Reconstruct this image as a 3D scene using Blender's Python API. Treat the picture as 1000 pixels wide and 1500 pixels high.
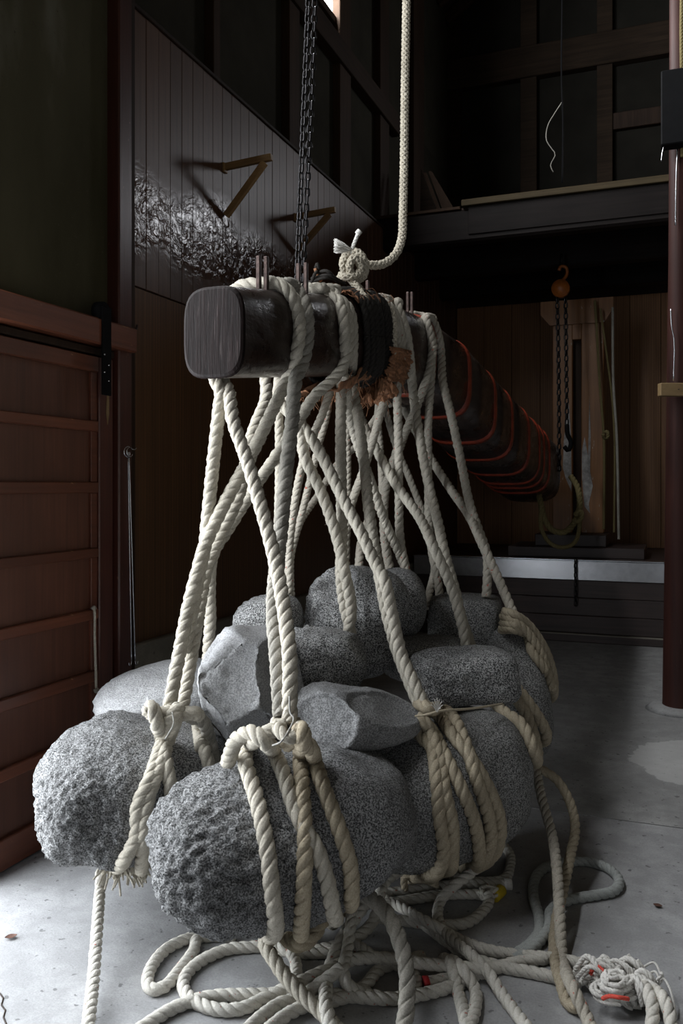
import bpy, bmesh, math, random
import numpy as np
from mathutils import Vector, Matrix, noise
from mathutils.bvhtree import BVHTree

for _o in list(bpy.data.objects):
    bpy.data.objects.remove(_o)
scene = bpy.context.scene
COL = scene.collection
R = math.radians

# ---------------------------------------------------------------- camera
EYE = 1.30                      # camera height in metres
YAW = 21.2                      # camera turned left of the room's length
FPX = 1250.0                    # focal length in pixels of a 1000 x 1500 frame
HX, HY = 500.0, 712.0           # principal column, horizon row
cam_d = bpy.data.cameras.new('camera')
cam_d.lens = 30.0
cam_d.sensor_width = 36.0
cam_d.sensor_fit = 'AUTO'
cam_d.shift_y = -38.0 / 1500.0
cam_d.clip_start = 0.02
cam = bpy.data.objects.new('camera', cam_d)
COL.objects.link(cam)
cam.location = (0, 0, EYE)
cam.rotation_euler = (R(90), 0, R(YAW))
scene.camera = cam

# ---------------------------------------------------------------- view, world, daylight
scene.view_settings.view_transform = 'Standard'
scene.view_settings.look = 'None'
scene.view_settings.gamma = 1.0
scene.view_settings.exposure = 0.0
scene.view_settings.use_curve_mapping = False

world = bpy.data.worlds.new('world')
scene.world = world
world.use_nodes = True
world.node_tree.nodes['Background'].inputs[0].default_value = (0.80, 0.90, 1.0, 1)
world.node_tree.nodes['Background'].inputs[1].default_value = 0.5


def daylight(name, loc, rot, sx, sy, power, color):
    """daylight entering through one opening of the building"""
    l = bpy.data.lights.new(name, 'AREA')
    l.shape = 'RECTANGLE'
    l.size, l.size_y = sx, sy
    l.energy = power
    l.color = color
    o = bpy.data.objects.new(name, l)
    COL.objects.link(o)
    o.location = loc
    o.rotation_euler = rot
    return o


# open sliding doorway in the left wall, gable window over the loft, high window in the left wall
daylight('doorway_daylight', (-2.20, 1.58, 0.92), (0, R(-90), 0), 1.78, 1.10, 76.0, (0.90, 0.95, 1.0))
daylight('transom_daylight', (-2.20, 1.45, 2.82), (0, R(-90), 0), 1.70, 1.30, 80.0, (0.93, 0.965, 1.0))
daylight('clerestory_daylight', (-2.20, 1.20, 5.12), (0, R(-90), 0), 0.85, 3.20, 250.0, (0.95, 0.975, 1.0))
daylight('gable_daylight', (1.05, 9.14, 4.6), (R(-90), 0, 0), 0.95, 0.8, 20.0, (0.95, 0.94, 1.0))
daylight('near_door_daylight', (1.5, -2.15, 1.15), (R(90), 0, 0), 1.5, 2.1, 11.0, (0.96, 0.97, 1.0))
daylight('high_window_daylight', (-2.36, 4.70, 5.12), (0, R(-90), 0), 0.82, 2.40, 270.0, (0.95, 0.975, 1.0))

# ---------------------------------------------------------------- room frame helpers
_a = R(YAW)
FW = Vector((-math.sin(_a), math.cos(_a), 0))
RT = Vector((math.cos(_a), math.sin(_a), 0))
UP = Vector((0, 0, 1))
CAMP = Vector((0, 0, EYE))


def ray(x, y):
    return FW + RT * ((x - HX) / FPX) + UP * ((HY - y) / FPX)


def P(x, y, F):
    return CAMP + ray(x, y) * F


def G(x, y, z=0.0):
    d = ray(x, y)
    return CAMP + d * ((z - EYE) / d.z)


def W(x, y, X):
    d = ray(x, y)
    return CAMP + d * (X / d.x)


def WY(x, y, Y):
    d = ray(x, y)
    return CAMP + d * (Y / d.y)


# ---------------------------------------------------------------- material helpers
class NT:
    def __init__(self, name):
        self.m = bpy.data.materials.new(name)
        self.m.use_nodes = True
        self.t = self.m.node_tree
        self.b = self.t.nodes['Principled BSDF']
        self.out = self.t.nodes['Material Output']
        tc = self.t.nodes.new('ShaderNodeTexCoord')
        self.obj = tc.outputs['Object']
        self.gen = tc.outputs['Generated']

    def n(self, kind, **kw):
        nd = self.t.nodes.new(kind)
        for k, v in kw.items():
            if hasattr(nd, k):
                setattr(nd, k, v)
        return nd

    def link(self, a, b):
        self.t.links.new(a, b)

    def mapping(self, scale, src=None):
        mp = self.n('ShaderNodeMapping')
        mp.inputs['Scale'].default_value = scale
        self.link(src or self.obj, mp.inputs['Vector'])
        return mp.outputs[0]

    def noise(self, scale, detail=4, rough=0.55, src=None, dist=0.0):
        nd = self.n('ShaderNodeTexNoise')
        nd.inputs['Scale'].default_value = scale
        nd.inputs['Detail'].default_value = detail
        nd.inputs['Roughness'].default_value = rough
        nd.inputs['Distortion'].default_value = dist
        self.link(src or self.obj, nd.inputs['Vector'])
        return nd.outputs['Fac']

    def voronoi(self, scale, src=None, feature='F1'):
        nd = self.n('ShaderNodeTexVoronoi', feature=feature)
        nd.inputs['Scale'].default_value = scale
        self.link(src or self.obj, nd.inputs['Vector'])
        return nd.outputs['Distance']

    def ramp(self, fac, stops):
        nd = self.n('ShaderNodeValToRGB')
        cr = nd.color_ramp
        while len(cr.elements) < len(stops):
            cr.elements.new(0.5)
        for e, (p, c) in zip(cr.elements, stops):
            e.position = p
            e.color = (*c, 1) if len(c) == 3 else c
        self.link(fac, nd.inputs[0])
        return nd.outputs[0]

    def mix(self, fac, a, b, mode='MIX'):
        nd = self.n('ShaderNodeMix', data_type='RGBA', blend_type=mode)
        for sock, v in ((nd.inputs[0], fac), (nd.inputs[6], a), (nd.inputs[7], b)):
            if isinstance(v, (int, float)):
                sock.default_value = v
            elif isinstance(v, tuple):
                sock.default_value = (*v, 1)
            else:
                self.link(v, sock)
        return nd.outputs[2]

    def math(self, op, a, b=0.5):
        nd = self.n('ShaderNodeMath', operation=op)
        for i, v in enumerate((a, b)):
            if isinstance(v, (int, float)):
                nd.inputs[i].default_value = v
            else:
                self.link(v, nd.inputs[i])
        return nd.outputs[0]

    def bump(self, height, strength, dist, prev=None):
        nd = self.n('ShaderNodeBump')
        nd.inputs['Strength'].default_value = strength
        nd.inputs['Distance'].default_value = dist
        self.link(height, nd.inputs['Height'])
        if prev is not None:
            self.link(prev, nd.inputs['Normal'])
        return nd.outputs[0]

    def set(self, color=None, rough=None, normal=None, metallic=None, spec=None, coat=None, coat_rough=None):
        for key, v in (('Base Color', color), ('Roughness', rough), ('Metallic', metallic),
                       ('Specular IOR Level', spec), ('Coat Weight', coat), ('Coat Roughness', coat_rough)):
            if v is None:
                continue
            if isinstance(v, tuple):
                self.b.inputs[key].default_value = (*v, 1)
            elif isinstance(v, (int, float)):
                self.b.inputs[key].default_value = v
            else:
                self.link(v, self.b.inputs[key])
        if normal is not None:
            self.link(normal, self.b.inputs['Normal'])
        return self.m


def wood_mat(name, c1, c2, rough=0.5, axis='z', grain=1.0, bump=0.25, coat=0.0, coat_rough=0.2, wear=None, spec=0.5):
    k = NT(name)
    s = {'z': (38, 38, 1.6), 'y': (38, 1.6, 38), 'x': (1.6, 38, 38)}[axis]
    src = k.mapping(tuple(v * grain for v in s))
    oi = k.n('ShaderNodeObjectInfo')
    shift = k.n('ShaderNodeVectorMath', operation='ADD')
    k.link(src, shift.inputs[0])
    comb = k.n('ShaderNodeCombineXYZ')
    for i in range(3):
        k.link(k.math('MULTIPLY', oi.outputs['Random'], 37.0), comb.inputs[i])
    k.link(comb.outputs[0], shift.inputs[1])
    f = k.noise(1.0, 5, 0.6, shift.outputs[0], 0.6)
    col = k.ramp(f, [(0.30, c1), (0.72, c2)])
    big = k.noise(2.3, 3, 0.5)
    col = k.mix(k.ramp(big, [(0.35, (0, 0, 0)), (0.7, (0.5, 0.5, 0.5))]), col, tuple(v * 0.6 for v in c1))
    rv = k.ramp(oi.outputs['Random'], [(0, (0.78, 0.78, 0.78)), (1, (1.15, 1.15, 1.15))])
    col = k.mix(1.0, col, rv, 'MULTIPLY')
    if wear:
        wf = k.ramp(k.noise(26, 6, 0.7, k.mapping((1, 1, 0.25) if axis == 'z' else (1, 0.25, 1))), [(0.66, (0, 0, 0)), (0.70, (1, 1, 1))])
        col = k.mix(wf, col, wear)
    nb = k.bump(f, bump, 0.004)
    return k.set(col, rough, nb, coat=coat, coat_rough=coat_rough, spec=spec)


def plain_mat(name, color, rough=0.6, metallic=0.0, var=0.25, scale=14, bump=0.1, spec=0.5):
    k = NT(name)
    f = k.noise(scale, 5, 0.6)
    col = k.ramp(f, [(0.3, tuple(c * (1 - var) for c in color)), (0.7, tuple(min(1, c * (1 + var)) for c in color))])
    return k.set(col, rough, k.bump(f, bump, 0.003), metallic=metallic, spec=spec)


M = {}

# concrete
def concrete(name, c0, c1, patch=None):
    k = NT(name)
    geo = k.n('ShaderNodeNewGeometry').outputs['Position']
    big = k.noise(1.1, 5, 0.6, geo)
    mid = k.noise(9, 6, 0.65, geo)
    fine = k.noise(160, 3, 0.6, geo)
    col = k.ramp(big, [(0.3, c0), (0.7, c1)])
    col = k.mix(k.ramp(mid, [(0.42, (0.55, 0.55, 0.55)), (0.62, (0, 0, 0))]), col, tuple(v * 0.72 for v in c0))
    pit = k.ramp(k.noise(34, 2, 0.5, geo), [(0.665, (0, 0, 0)), (0.70, (1, 1, 1))])
    col = k.mix(pit, col, tuple(v * 0.5 for v in c0))
    col = k.mix(k.ramp(fine, [(0.35, (0.30, 0.30, 0.30)), (0.6, (0, 0, 0))]), col, tuple(v * 0.55 for v in c0))
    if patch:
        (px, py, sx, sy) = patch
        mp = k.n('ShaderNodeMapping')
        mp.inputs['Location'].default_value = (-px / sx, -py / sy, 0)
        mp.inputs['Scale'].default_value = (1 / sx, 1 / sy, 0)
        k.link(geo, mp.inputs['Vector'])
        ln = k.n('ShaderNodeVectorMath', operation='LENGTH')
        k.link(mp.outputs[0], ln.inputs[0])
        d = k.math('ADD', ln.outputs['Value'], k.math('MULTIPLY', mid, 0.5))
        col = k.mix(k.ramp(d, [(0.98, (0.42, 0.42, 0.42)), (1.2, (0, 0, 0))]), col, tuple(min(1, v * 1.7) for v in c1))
    b = k.bump(fine, 0.35, 0.002)
    b = k.bump(mid, 0.35, 0.006, b)
    return k.set(col, 0.72, b, spec=0.35)


M['floor_front'] = concrete('floor_front_concrete', (0.33, 0.33, 0.335), (0.47, 0.47, 0.475))
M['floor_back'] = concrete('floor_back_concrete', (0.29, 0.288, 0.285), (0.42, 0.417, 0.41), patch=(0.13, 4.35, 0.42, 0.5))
M['plinth'] = concrete('plinth_concrete', (0.20, 0.18, 0.15), (0.29, 0.27, 0.23))

# old fibrous plaster
k = NT('plaster')
geo = k.n('ShaderNodeNewGeometry').outputs['Position']
f1 = k.noise(1.3, 5, 0.6, k.mapping((1, 1, 0.35), geo))
f2 = k.noise(55, 5, 0.7, k.mapping((1, 1, 0.8), geo))
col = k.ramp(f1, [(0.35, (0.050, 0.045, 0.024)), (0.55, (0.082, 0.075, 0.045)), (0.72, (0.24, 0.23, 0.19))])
fib = k.ramp(k.noise(30, 2, 0.5, geo, 2.5), [(0.30, (1, 1, 1)), (0.335, (0, 0, 0))])
col = k.mix(fib, col, (0.07, 0.06, 0.04))
M['plaster'] = k.set(col, 0.9, k.bump(f2, 0.5, 0.004), spec=0.15)

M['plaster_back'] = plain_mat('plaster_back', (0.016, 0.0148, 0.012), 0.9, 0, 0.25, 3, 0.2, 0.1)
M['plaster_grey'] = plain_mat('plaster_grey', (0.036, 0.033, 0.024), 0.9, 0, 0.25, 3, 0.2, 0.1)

# glossy painted planks, lacquer wrinkled
k = NT('plank_lacquer')
geo = k.n('ShaderNodeNewGeometry').outputs['Position']
oi = k.n('ShaderNodeObjectInfo')
f = k.noise(1.0, 4, 0.6, k.mapping((40, 40, 1.5)))
col = k.ramp(f, [(0.3, (0.075, 0.038, 0.024)), (0.7, (0.115, 0.060, 0.038))])
col = k.mix(1.0, col, k.ramp(oi.outputs['Random'], [(0, (0.8, 0.8, 0.8)), (1, (1.15, 1.15, 1.15))]), 'MULTIPLY')
patchf = k.noise(2.2, 2, 0.5, geo)
wr = k.noise(11, 4, 0.5, k.mapping((1, 1.3, 1.6), geo), 1.2)
band = k.n('ShaderNodeSeparateXYZ')
k.link(geo, band.inputs[0])
zd = k.math('ABSOLUTE', k.math('SUBTRACT', band.outputs['Z'], 2.52), 0)
zmask = k.ramp(k.math('ADD', zd, k.math('MULTIPLY', k.math('SUBTRACT', patchf, 0.5), 0.5)), [(0.10, (1, 1, 1)), (0.26, (0.06, 0.06, 0.06))])
b = k.bump(k.math('MULTIPLY', wr, zmask), 0.40, 0.02)
b = k.bump(f, 0.15, 0.002, b)
M['plank_lacquer'] = k.set(col, k.ramp(zmask, [(0.0, (0.45, 0.45, 0.45)), (1.0, (0.17, 0.17, 0.17))]), b, spec=0.45)

# veneer board with fine vertical reeding
k = NT('veneer')
geo = k.n('ShaderNodeNewGeometry').outputs['Position']
f = k.noise(1.0, 4, 0.6, k.mapping((60, 60, 1.0), geo))
wv = k.n('ShaderNodeTexWave', wave_type='BANDS', bands_direction='Y')
wv.inputs['Scale'].default_value = 14
k.link(geo, wv.inputs['Vector'])
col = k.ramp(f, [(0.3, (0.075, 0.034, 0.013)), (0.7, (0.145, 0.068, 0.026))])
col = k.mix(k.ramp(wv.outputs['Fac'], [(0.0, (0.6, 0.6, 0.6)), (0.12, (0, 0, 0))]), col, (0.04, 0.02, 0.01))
M['veneer'] = k.set(col, 0.55, k.bump(f, 0.15, 0.002))

# reeded veneer copy, colour lightened in place of light under the loft
k = NT('veneer_back_lightened')
geo = k.n('ShaderNodeNewGeometry').outputs['Position']
f = k.noise(1.0, 4, 0.6, k.mapping((60, 60, 1.0), geo))
wv = k.n('ShaderNodeTexWave', wave_type='BANDS', bands_direction='X')
wv.inputs['Scale'].default_value = 14
k.link(geo, wv.inputs['Vector'])
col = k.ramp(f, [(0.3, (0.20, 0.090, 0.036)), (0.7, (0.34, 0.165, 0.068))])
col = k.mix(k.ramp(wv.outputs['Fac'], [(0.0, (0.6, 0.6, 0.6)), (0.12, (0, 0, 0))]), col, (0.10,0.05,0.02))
M['veneer_back_lightened'] = k.set(col, 0.55, k.bump(f, 0.15, 0.002))

M['door_wood'] = wood_mat('door_wood', (0.080, 0.028, 0.016), (0.14, 0.052, 0.029), 0.5, 'z', 1.0, 0.25)
M['door_rail'] = wood_mat('door_rail_wood', (0.10, 0.031, 0.016), (0.18, 0.058, 0.029), 0.42, 'y', 1.0, 0.25, wear=(0.34, 0.19, 0.10))
M['post_red'] = wood_mat('post_red_wood', (0.050, 0.015, 0.010), (0.09, 0.027, 0.017), 0.36, 'z', 1.0, 0.25, coat=0.15, wear=(0.26, 0.14, 0.09))
M['pillar'] = wood_mat('pillar_wood', (0.026, 0.0085, 0.0065), (0.050, 0.0165, 0.012), 0.6, 'z', 1.0, 0.25, spec=0.25, wear=(0.12, 0.07, 0.055))
M['post_dark'] = wood_mat('post_dark_wood', (0.022, 0.013, 0.009), (0.045, 0.027, 0.018), 0.6, 'z', 1.0, 0.3, spec=0.15)
M['trim_brown'] = wood_mat('trim_brown_wood', (0.030, 0.016, 0.009), (0.055, 0.030, 0.016), 0.7, 'z', 1.0, 0.3, spec=0.15)
M['trim_brown_y'] = wood_mat('trim_brown_wood_y', (0.030, 0.016, 0.009), (0.055, 0.030, 0.016), 0.7, 'y', 1.0, 0.3, spec=0.15)
M['beam_black'] = wood_mat('beam_black_wood', (0.007, 0.0055, 0.005), (0.016, 0.012, 0.011), 0.55, 'x', 1.0, 0.2, spec=0.08)
M['loft_plank'] = wood_mat('loft_plank_wood', (0.035, 0.025, 0.012), (0.058, 0.042, 0.021), 0.7, 'x', 1.0, 0.2, spec=0.15)
M['raw_wood'] = wood_mat('raw_wood', (0.20, 0.13, 0.06), (0.30, 0.205, 0.10), 0.55, 'x', 1.0, 0.2)
M['bracket_wood'] = wood_mat('bracket_wood', (0.22, 0.125, 0.045), (0.36, 0.215, 0.085), 0.5, 'x', 1.0, 0.2)
M['frame_wood'] = wood_mat('frame_wood', (0.22, 0.095, 0.033), (0.36, 0.165, 0.06), 0.5, 'z', 1.0, 0.25, wear=(0.45, 0.42, 0.37))
M['vat_wood'] = wood_mat('vat_wood', (0.030, 0.020, 0.018), (0.062, 0.038, 0.034), 0.5, 'x', 1.0, 0.3)
M['roof'] = wood_mat('roof_wood', (0.02, 0.014, 0.010), (0.04, 0.027, 0.018), 0.8, 'x', 1.0, 0.2, spec=0.1)
M['iron'] = plain_mat('dark_iron', (0.035, 0.033, 0.034), 0.30, 0.85, 0.3, 60, 0.2)
M['rust'] = plain_mat('rusty_iron', (0.065, 0.042, 0.036), 0.5, 0.6, 0.5, 60, 0.4)
M['black_metal'] = plain_mat('black_metal', (0.006, 0.006, 0.0065), 0.75, 0.0, 0.15, 30, 0.1, 0.08)
M['steel'] = plain_mat('steel', (0.62, 0.63, 0.66), 0.26, 1.0, 0.12, 20, 0.05)
M['band_red'] = plain_mat('band_red_paint', (0.27, 0.040, 0.018), 0.4, 0.0, 0.35, 25, 0.15)
M['orange'] = plain_mat('orange_paint', (0.26, 0.075, 0.012), 0.45, 0.0, 0.3, 30, 0.1)
M['yellow_tape'] = plain_mat('yellow_tape', (0.65, 0.48, 0.03), 0.5, 0, 0.15, 40, 0.1)
M['red_tape'] = plain_mat('red_tape', (0.55, 0.03, 0.035), 0.5, 0, 0.15, 40, 0.1)
M['red_yarn'] = plain_mat('red_yarn', (0.62, 0.075, 0.05), 0.8, 0, 0.2, 60, 0.2)
M['bark'] = plain_mat('bark_fibre', (0.27, 0.125, 0.062), 0.85, 0, 0.6, 45, 0.8)
M['leaf'] = plain_mat('dead_leaf', (0.10, 0.045, 0.03), 0.8, 0, 0.4, 60, 0.3)

# beam (lacquered log) and its cut end
k = NT('log_lacquer')
f = k.noise(1.0, 5, 0.6, k.mapping((30, 1.3, 30)))
mid = k.noise(6, 6, 0.65, k.mapping((1, 0.6, 1)))
col = k.ramp(f, [(0.3, (0.016, 0.010, 0.008)), (0.7, (0.042, 0.026, 0.020))])
worn = k.ramp(k.noise(40, 6, 0.75, k.mapping((1, 0.3, 1))), [(0.66, (0, 0, 0)), (0.74, (0.6, 0.6, 0.6))])
col = k.mix(worn, col, (0.11, 0.085, 0.07))
b = k.bump(f, 0.30, 0.005)
b = k.bump(mid, 0.45, 0.02, b)
M['log'] = k.set(col, k.ramp(mid, [(0.38, (0.18, 0.18, 0.18)), (0.62, (0.5, 0.5, 0.5))]), b, spec=0.5)
k = NT('log_end_grain')
f = k.noise(1.0, 6, 0.65, k.mapping((95, 20, 6)))
sc = k.ramp(k.noise(1.0, 4, 0.7, k.mapping((210, 30, 9))), [(0.60, (0, 0, 0)), (0.68, (1, 1, 1))])
col = k.ramp(f, [(0.32, (0.005, 0.003, 0.0025)), (0.68, (0.015, 0.0082, 0.0075))])
col = k.mix(k.math('MULTIPLY', sc, 0.26), col, (0.17, 0.135, 0.13))
M['log_end'] = k.set(col, 0.55, k.bump(f, 0.5, 0.004), spec=0.12)


def stone_mat(name, light, dark, speck=1.0, pit=1.0, scale=1.0):
    k = NT(name)
    big = k.noise(4, 4, 0.6)
    gr = k.noise(230 * scale, 2, 0.5)
    pitn = k.noise(30, 7, 0.72)
    pit2 = k.noise(70, 4, 0.65)
    midc = tuple(0.5 * a + 0.5 * b for a, b in zip(light, dark))
    col = k.ramp(gr, [(0.43, dark), (0.50, midc), (0.57, light)])
    blk = k.ramp(k.noise(170 * scale, 2, 0.5, k.mapping((1, 1, 1.3))), [(0.38, (1, 1, 1)), (0.44, (0, 0, 0))])
    col = k.mix(k.math('MULTIPLY', blk, 0.9 * speck), col, tuple(v * 0.3 for v in dark))
    wht = k.ramp(k.noise(190 * scale, 2, 0.5, k.mapping((1.2, 1, 1))), [(0.60, (0, 0, 0)), (0.67, (1, 1, 1))])
    col = k.mix(k.math('MULTIPLY', wht, 0.6 * speck), col, tuple(min(1, v * 1.4) for v in light))
    col = k.mix(k.ramp(big, [(0.38, (0.4, 0.4, 0.4)), (0.62, (0, 0, 0))]), col, tuple(v * 0.8 for v in dark))
    b = k.bump(pitn, 1.0 * min(1, pit), 0.030 * pit)
    b = k.bump(pit2, 0.8 * min(1, pit), 0.010 * pit, b)
    b = k.bump(gr, 0.5, 0.004, b)
    return k.set(col, 0.85, b, spec=0.3)


M['granite'] = stone_mat('granite', (0.58, 0.58, 0.575), (0.085, 0.085, 0.085), 1.0, 0.75)
M['granite_rough'] = stone_mat('granite_rough', (0.55, 0.55, 0.552), (0.13, 0.13, 0.13), 0.9, 1.15)
M['stone_pale'] = stone_mat('stone_pale', (0.50, 0.50, 0.505), (0.30, 0.30, 0.305), 0.2, 0.6)
M['stone_smooth'] = stone_mat('stone_smooth', (0.36, 0.36, 0.362), (0.16, 0.16, 0.162), 0.4, 0.45)
M['stone_dark'] = stone_mat('stone_dark', (0.44, 0.438, 0.43), (0.11, 0.11, 0.107), 0.9, 0.7)


def rope_mat(name, c0, c1, flecks=0.0, dirt=0.5):
    k = NT(name)
    f = k.noise(260, 3, 0.65)
    g = k.noise(9, 4, 0.6)
    col = k.ramp(f, [(0.3, c0), (0.7, c1)])
    col = k.mix(k.math('MULTIPLY', k.ramp(g, [(0.45, (0, 0, 0)), (0.68, (1, 1, 1))]), dirt), col, tuple(v * 0.55 for v in c0))
    if flecks:
        fl = k.ramp(k.noise(70, 1, 0.4), [(0.74 - 0.02 * flecks, (0, 0, 0)), (0.765 - 0.02 * flecks, (1, 1, 1))])
        col = k.mix(k.math('MULTIPLY', fl, 0.8), col, (0.45, 0.10, 0.07))
    return k.set(col, 0.9, k.bump(f, 0.6, 0.003), spec=0.2)


M['rope'] = rope_mat('hemp_rope', (0.40, 0.365, 0.30), (0.60, 0.56, 0.48), 0, 0.4)
M['rope_dark'] = rope_mat('hemp_rope_weathered', (0.25, 0.235, 0.205), (0.41, 0.385, 0.335), 0, 0.5)
M['rope_fleck'] = rope_mat('hemp_rope_red_marker', (0.38, 0.345, 0.285), (0.57, 0.53, 0.455), 1.0, 0.35)
M['rope_tan'] = rope_mat('hemp_rope_tan', (0.33, 0.275, 0.195), (0.51, 0.445, 0.335), 0, 0.4)
M['rope_white'] = rope_mat('floor_rope', (0.54, 0.515, 0.455), (0.72, 0.69, 0.63), 0.3, 0.25)
M['rope_grey'] = rope_mat('floor_rope_grey', (0.36, 0.38, 0.37), (0.52, 0.54, 0.52), 0, 0.4)
M['rope_braid'] = rope_mat('braided_rope', (0.42, 0.37, 0.285), (0.64, 0.59, 0.49), 0, 0.4)
M['rope_yellow'] = rope_mat('yellow_rope', (0.13, 0.105, 0.045), (0.21, 0.17, 0.08), 0, 0.3)
M['rope_black'] = rope_mat('lashing_rope', (0.018, 0.016, 0.015), (0.05, 0.045, 0.04), 0, 0.3)
M['cord'] = rope_mat('grey_cord', (0.30, 0.29, 0.27), (0.44, 0.43, 0.40), 0, 0.3)
M['yarn'] = rope_mat('white_yarn', (0.62, 0.60, 0.56), (0.82, 0.80, 0.76), 0, 0.2)

k = NT('window_glass_lit')
k.set((0.8, 0.85, 0.9), 0.3)
k.b.inputs['Emission Color'].default_value = (0.93, 0.97, 1.0, 1)
k.b.inputs['Emission Strength'].default_value = 6.0
M['lit_glass'] = k.m

# ---------------------------------------------------------------- object helpers
ORG = {}


def link_mesh(name, me, loc, parent=None):
    o = bpy.data.objects.new(name, me)
    COL.objects.link(o)
    ORG[o] = Vector(loc)
    if parent is not None:
        o.parent = parent
        o.location = Vector(loc) - ORG[parent]
    else:
        o.location = loc
    return o


def empty(name, loc):
    o = bpy.data.objects.new(name, None)
    o.empty_display_size = 0.05
    COL.objects.link(o)
    o.location = loc
    ORG[o] = Vector(loc)
    return o


def tag(o, label, cat, group=None):
    o['label'] = label
    o['category'] = cat
    if group:
        o['group'] = group
    return o


def struct(o, label=None):
    o['kind'] = 'structure'
    if label:
        o['label'] = label
    return o


def mesh_obj(name, verts, faces, mat, parent=None, smooth=False, origin=None):
    v = np.asarray([tuple(p) for p in verts] if not isinstance(verts, np.ndarray) else verts, dtype=float)
    c = (v.min(0) + v.max(0)) / 2 if origin is None else np.array(origin, dtype=float)
    me = bpy.data.meshes.new(name)
    me.from_pydata((v - c).tolist(), [], faces if isinstance(faces, list) else faces.tolist())
    me.validate()
    me.materials.append(mat)
    if smooth:
        me.polygons.foreach_set('use_smooth', [True] * len(me.polygons))
    me.update()
    return link_mesh(name, me, Vector(c), parent)


def bm_obj(name, bm, mat, parent=None, smooth=False):
    bmesh.ops.recalc_face_normals(bm, faces=bm.faces)
    v = np.array([w.co[:] for w in bm.verts])
    c = Vector((v.min(0) + v.max(0)) / 2)
    bmesh.ops.translate(bm, verts=bm.verts, vec=-c)
    me = bpy.data.meshes.new(name)
    bm.to_mesh(me)
    bm.free()
    me.materials.append(mat)
    if smooth:
        for p in me.polygons:
            p.use_smooth = True
    return link_mesh(name, me, c, parent)


def box(name, a, b, mat, parent=None, bevel=0.0, rot=None):
    """box between two opposite corners; rot = (axis, degrees) about its centre"""
    a, b = Vector(a), Vector(b)
    bm = bmesh.new()
    bmesh.ops.create_cube(bm, size=1.0)
    d = b - a
    bmesh.ops.scale(bm, verts=bm.verts, vec=(abs(d.x), abs(d.y), abs(d.z)))
    if bevel:
        bmesh.ops.bevel(bm, geom=bm.edges[:], offset=bevel, segments=1, affect='EDGES')
    if rot:
        bmesh.ops.rotate(bm, verts=bm.verts, cent=(0, 0, 0), matrix=Matrix.Rotation(R(rot[1]), 3, rot[0]))
    bmesh.ops.translate(bm, verts=bm.verts, vec=(a + b) / 2)
    return bm_obj(name, bm, mat, parent)


def bar(name, p, q, w, h, mat, parent=None, bevel=0.0, up=UP):
    """square bar from p to q, w across, h along `up`"""
    p, q = Vector(p), Vector(q)
    d = (q - p)
    L = d.length
    d.normalize()
    s = d.cross(up).normalized()
    u = s.cross(d)
    bm = bmesh.new()
    bmesh.ops.create_cube(bm, size=1.0)
    bmesh.ops.scale(bm, verts=bm.verts, vec=(L, w, h))
    if bevel:
        bmesh.ops.bevel(bm, geom=bm.edges[:], offset=bevel, segments=1, affect='EDGES')
    m = Matrix((d, s, u)).transposed()
    bmesh.ops.rotate(bm, verts=bm.verts, cent=(0, 0, 0), matrix=m)
    bmesh.ops.translate(bm, verts=bm.verts, vec=(p + q) / 2)
    return bm_obj(name, bm, mat, parent)


# ---------------------------------------------------------------- paths, tubes and ropes
def catmull(pts, n=14):
    pts = [Vector(p) for p in pts]
    if len(pts) == 2:
        return np.array([tuple(pts[0].lerp(pts[1], i / n)) for i in range(n + 1)])
    P_ = [pts[0] * 2 - pts[1]] + pts + [pts[-1] * 2 - pts[-2]]
    out = []
    for i in range(1, len(P_) - 2):
        p0, p1, p2, p3 = P_[i - 1], P_[i], P_[i + 1], P_[i + 2]
        # centripetal parameters keep the curve free of loops
        t0 = 0.0
        t1 = t0 + max((p1 - p0).length, 1e-6) ** 0.5
        t2 = t1 + max((p2 - p1).length, 1e-6) ** 0.5
        t3 = t2 + max((p3 - p2).length, 1e-6) ** 0.5
        for j in range(n):
            t = t1 + (t2 - t1) * j / n
            A1 = p0 * ((t1 - t) / (t1 - t0)) + p1 * ((t - t0) / (t1 - t0))
            A2 = p1 * ((t2 - t) / (t2 - t1)) + p2 * ((t - t1) / (t2 - t1))
            A3 = p2 * ((t3 - t) / (t3 - t2)) + p3 * ((t - t2) / (t3 - t2))
            B1 = A1 * ((t2 - t) / (t2 - t0)) + A2 * ((t - t0) / (t2 - t0))
            B2 = A2 * ((t3 - t) / (t3 - t1)) + A3 * ((t - t1) / (t3 - t1))
            out.append(tuple(B1 * ((t2 - t) / (t2 - t1)) + B2 * ((t - t1) / (t2 - t1))))
    out.append(tuple(pts[-1]))
    return np.array(out)


def resample(c, step):
    d = np.linalg.norm(np.diff(c, axis=0), axis=1)
    s = np.concatenate([[0], np.cumsum(d)])
    n = max(3, int(round(s[-1] / step)) + 1)
    t = np.linspace(0, s[-1], n)
    return np.stack([np.interp(t, s, c[:, i]) for i in range(3)], 1), t


def frames(c):
    t = np.gradient(c, axis=0)
    t /= np.linalg.norm(t, axis=1)[:, None] + 1e-12
    a = np.array([0.0, 0.0, 1.0]) if abs(t[0][2]) < 0.8 else np.array([1.0, 0, 0])
    n = a - t[0] * np.dot(a, t[0])
    n /= np.linalg.norm(n)
    N = np.zeros_like(c)
    for i in range(len(c)):
        n = n - t[i] * np.dot(n, t[i])
        n /= np.linalg.norm(n) + 1e-12
        N[i] = n
    return t, N, np.cross(t, N)


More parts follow.
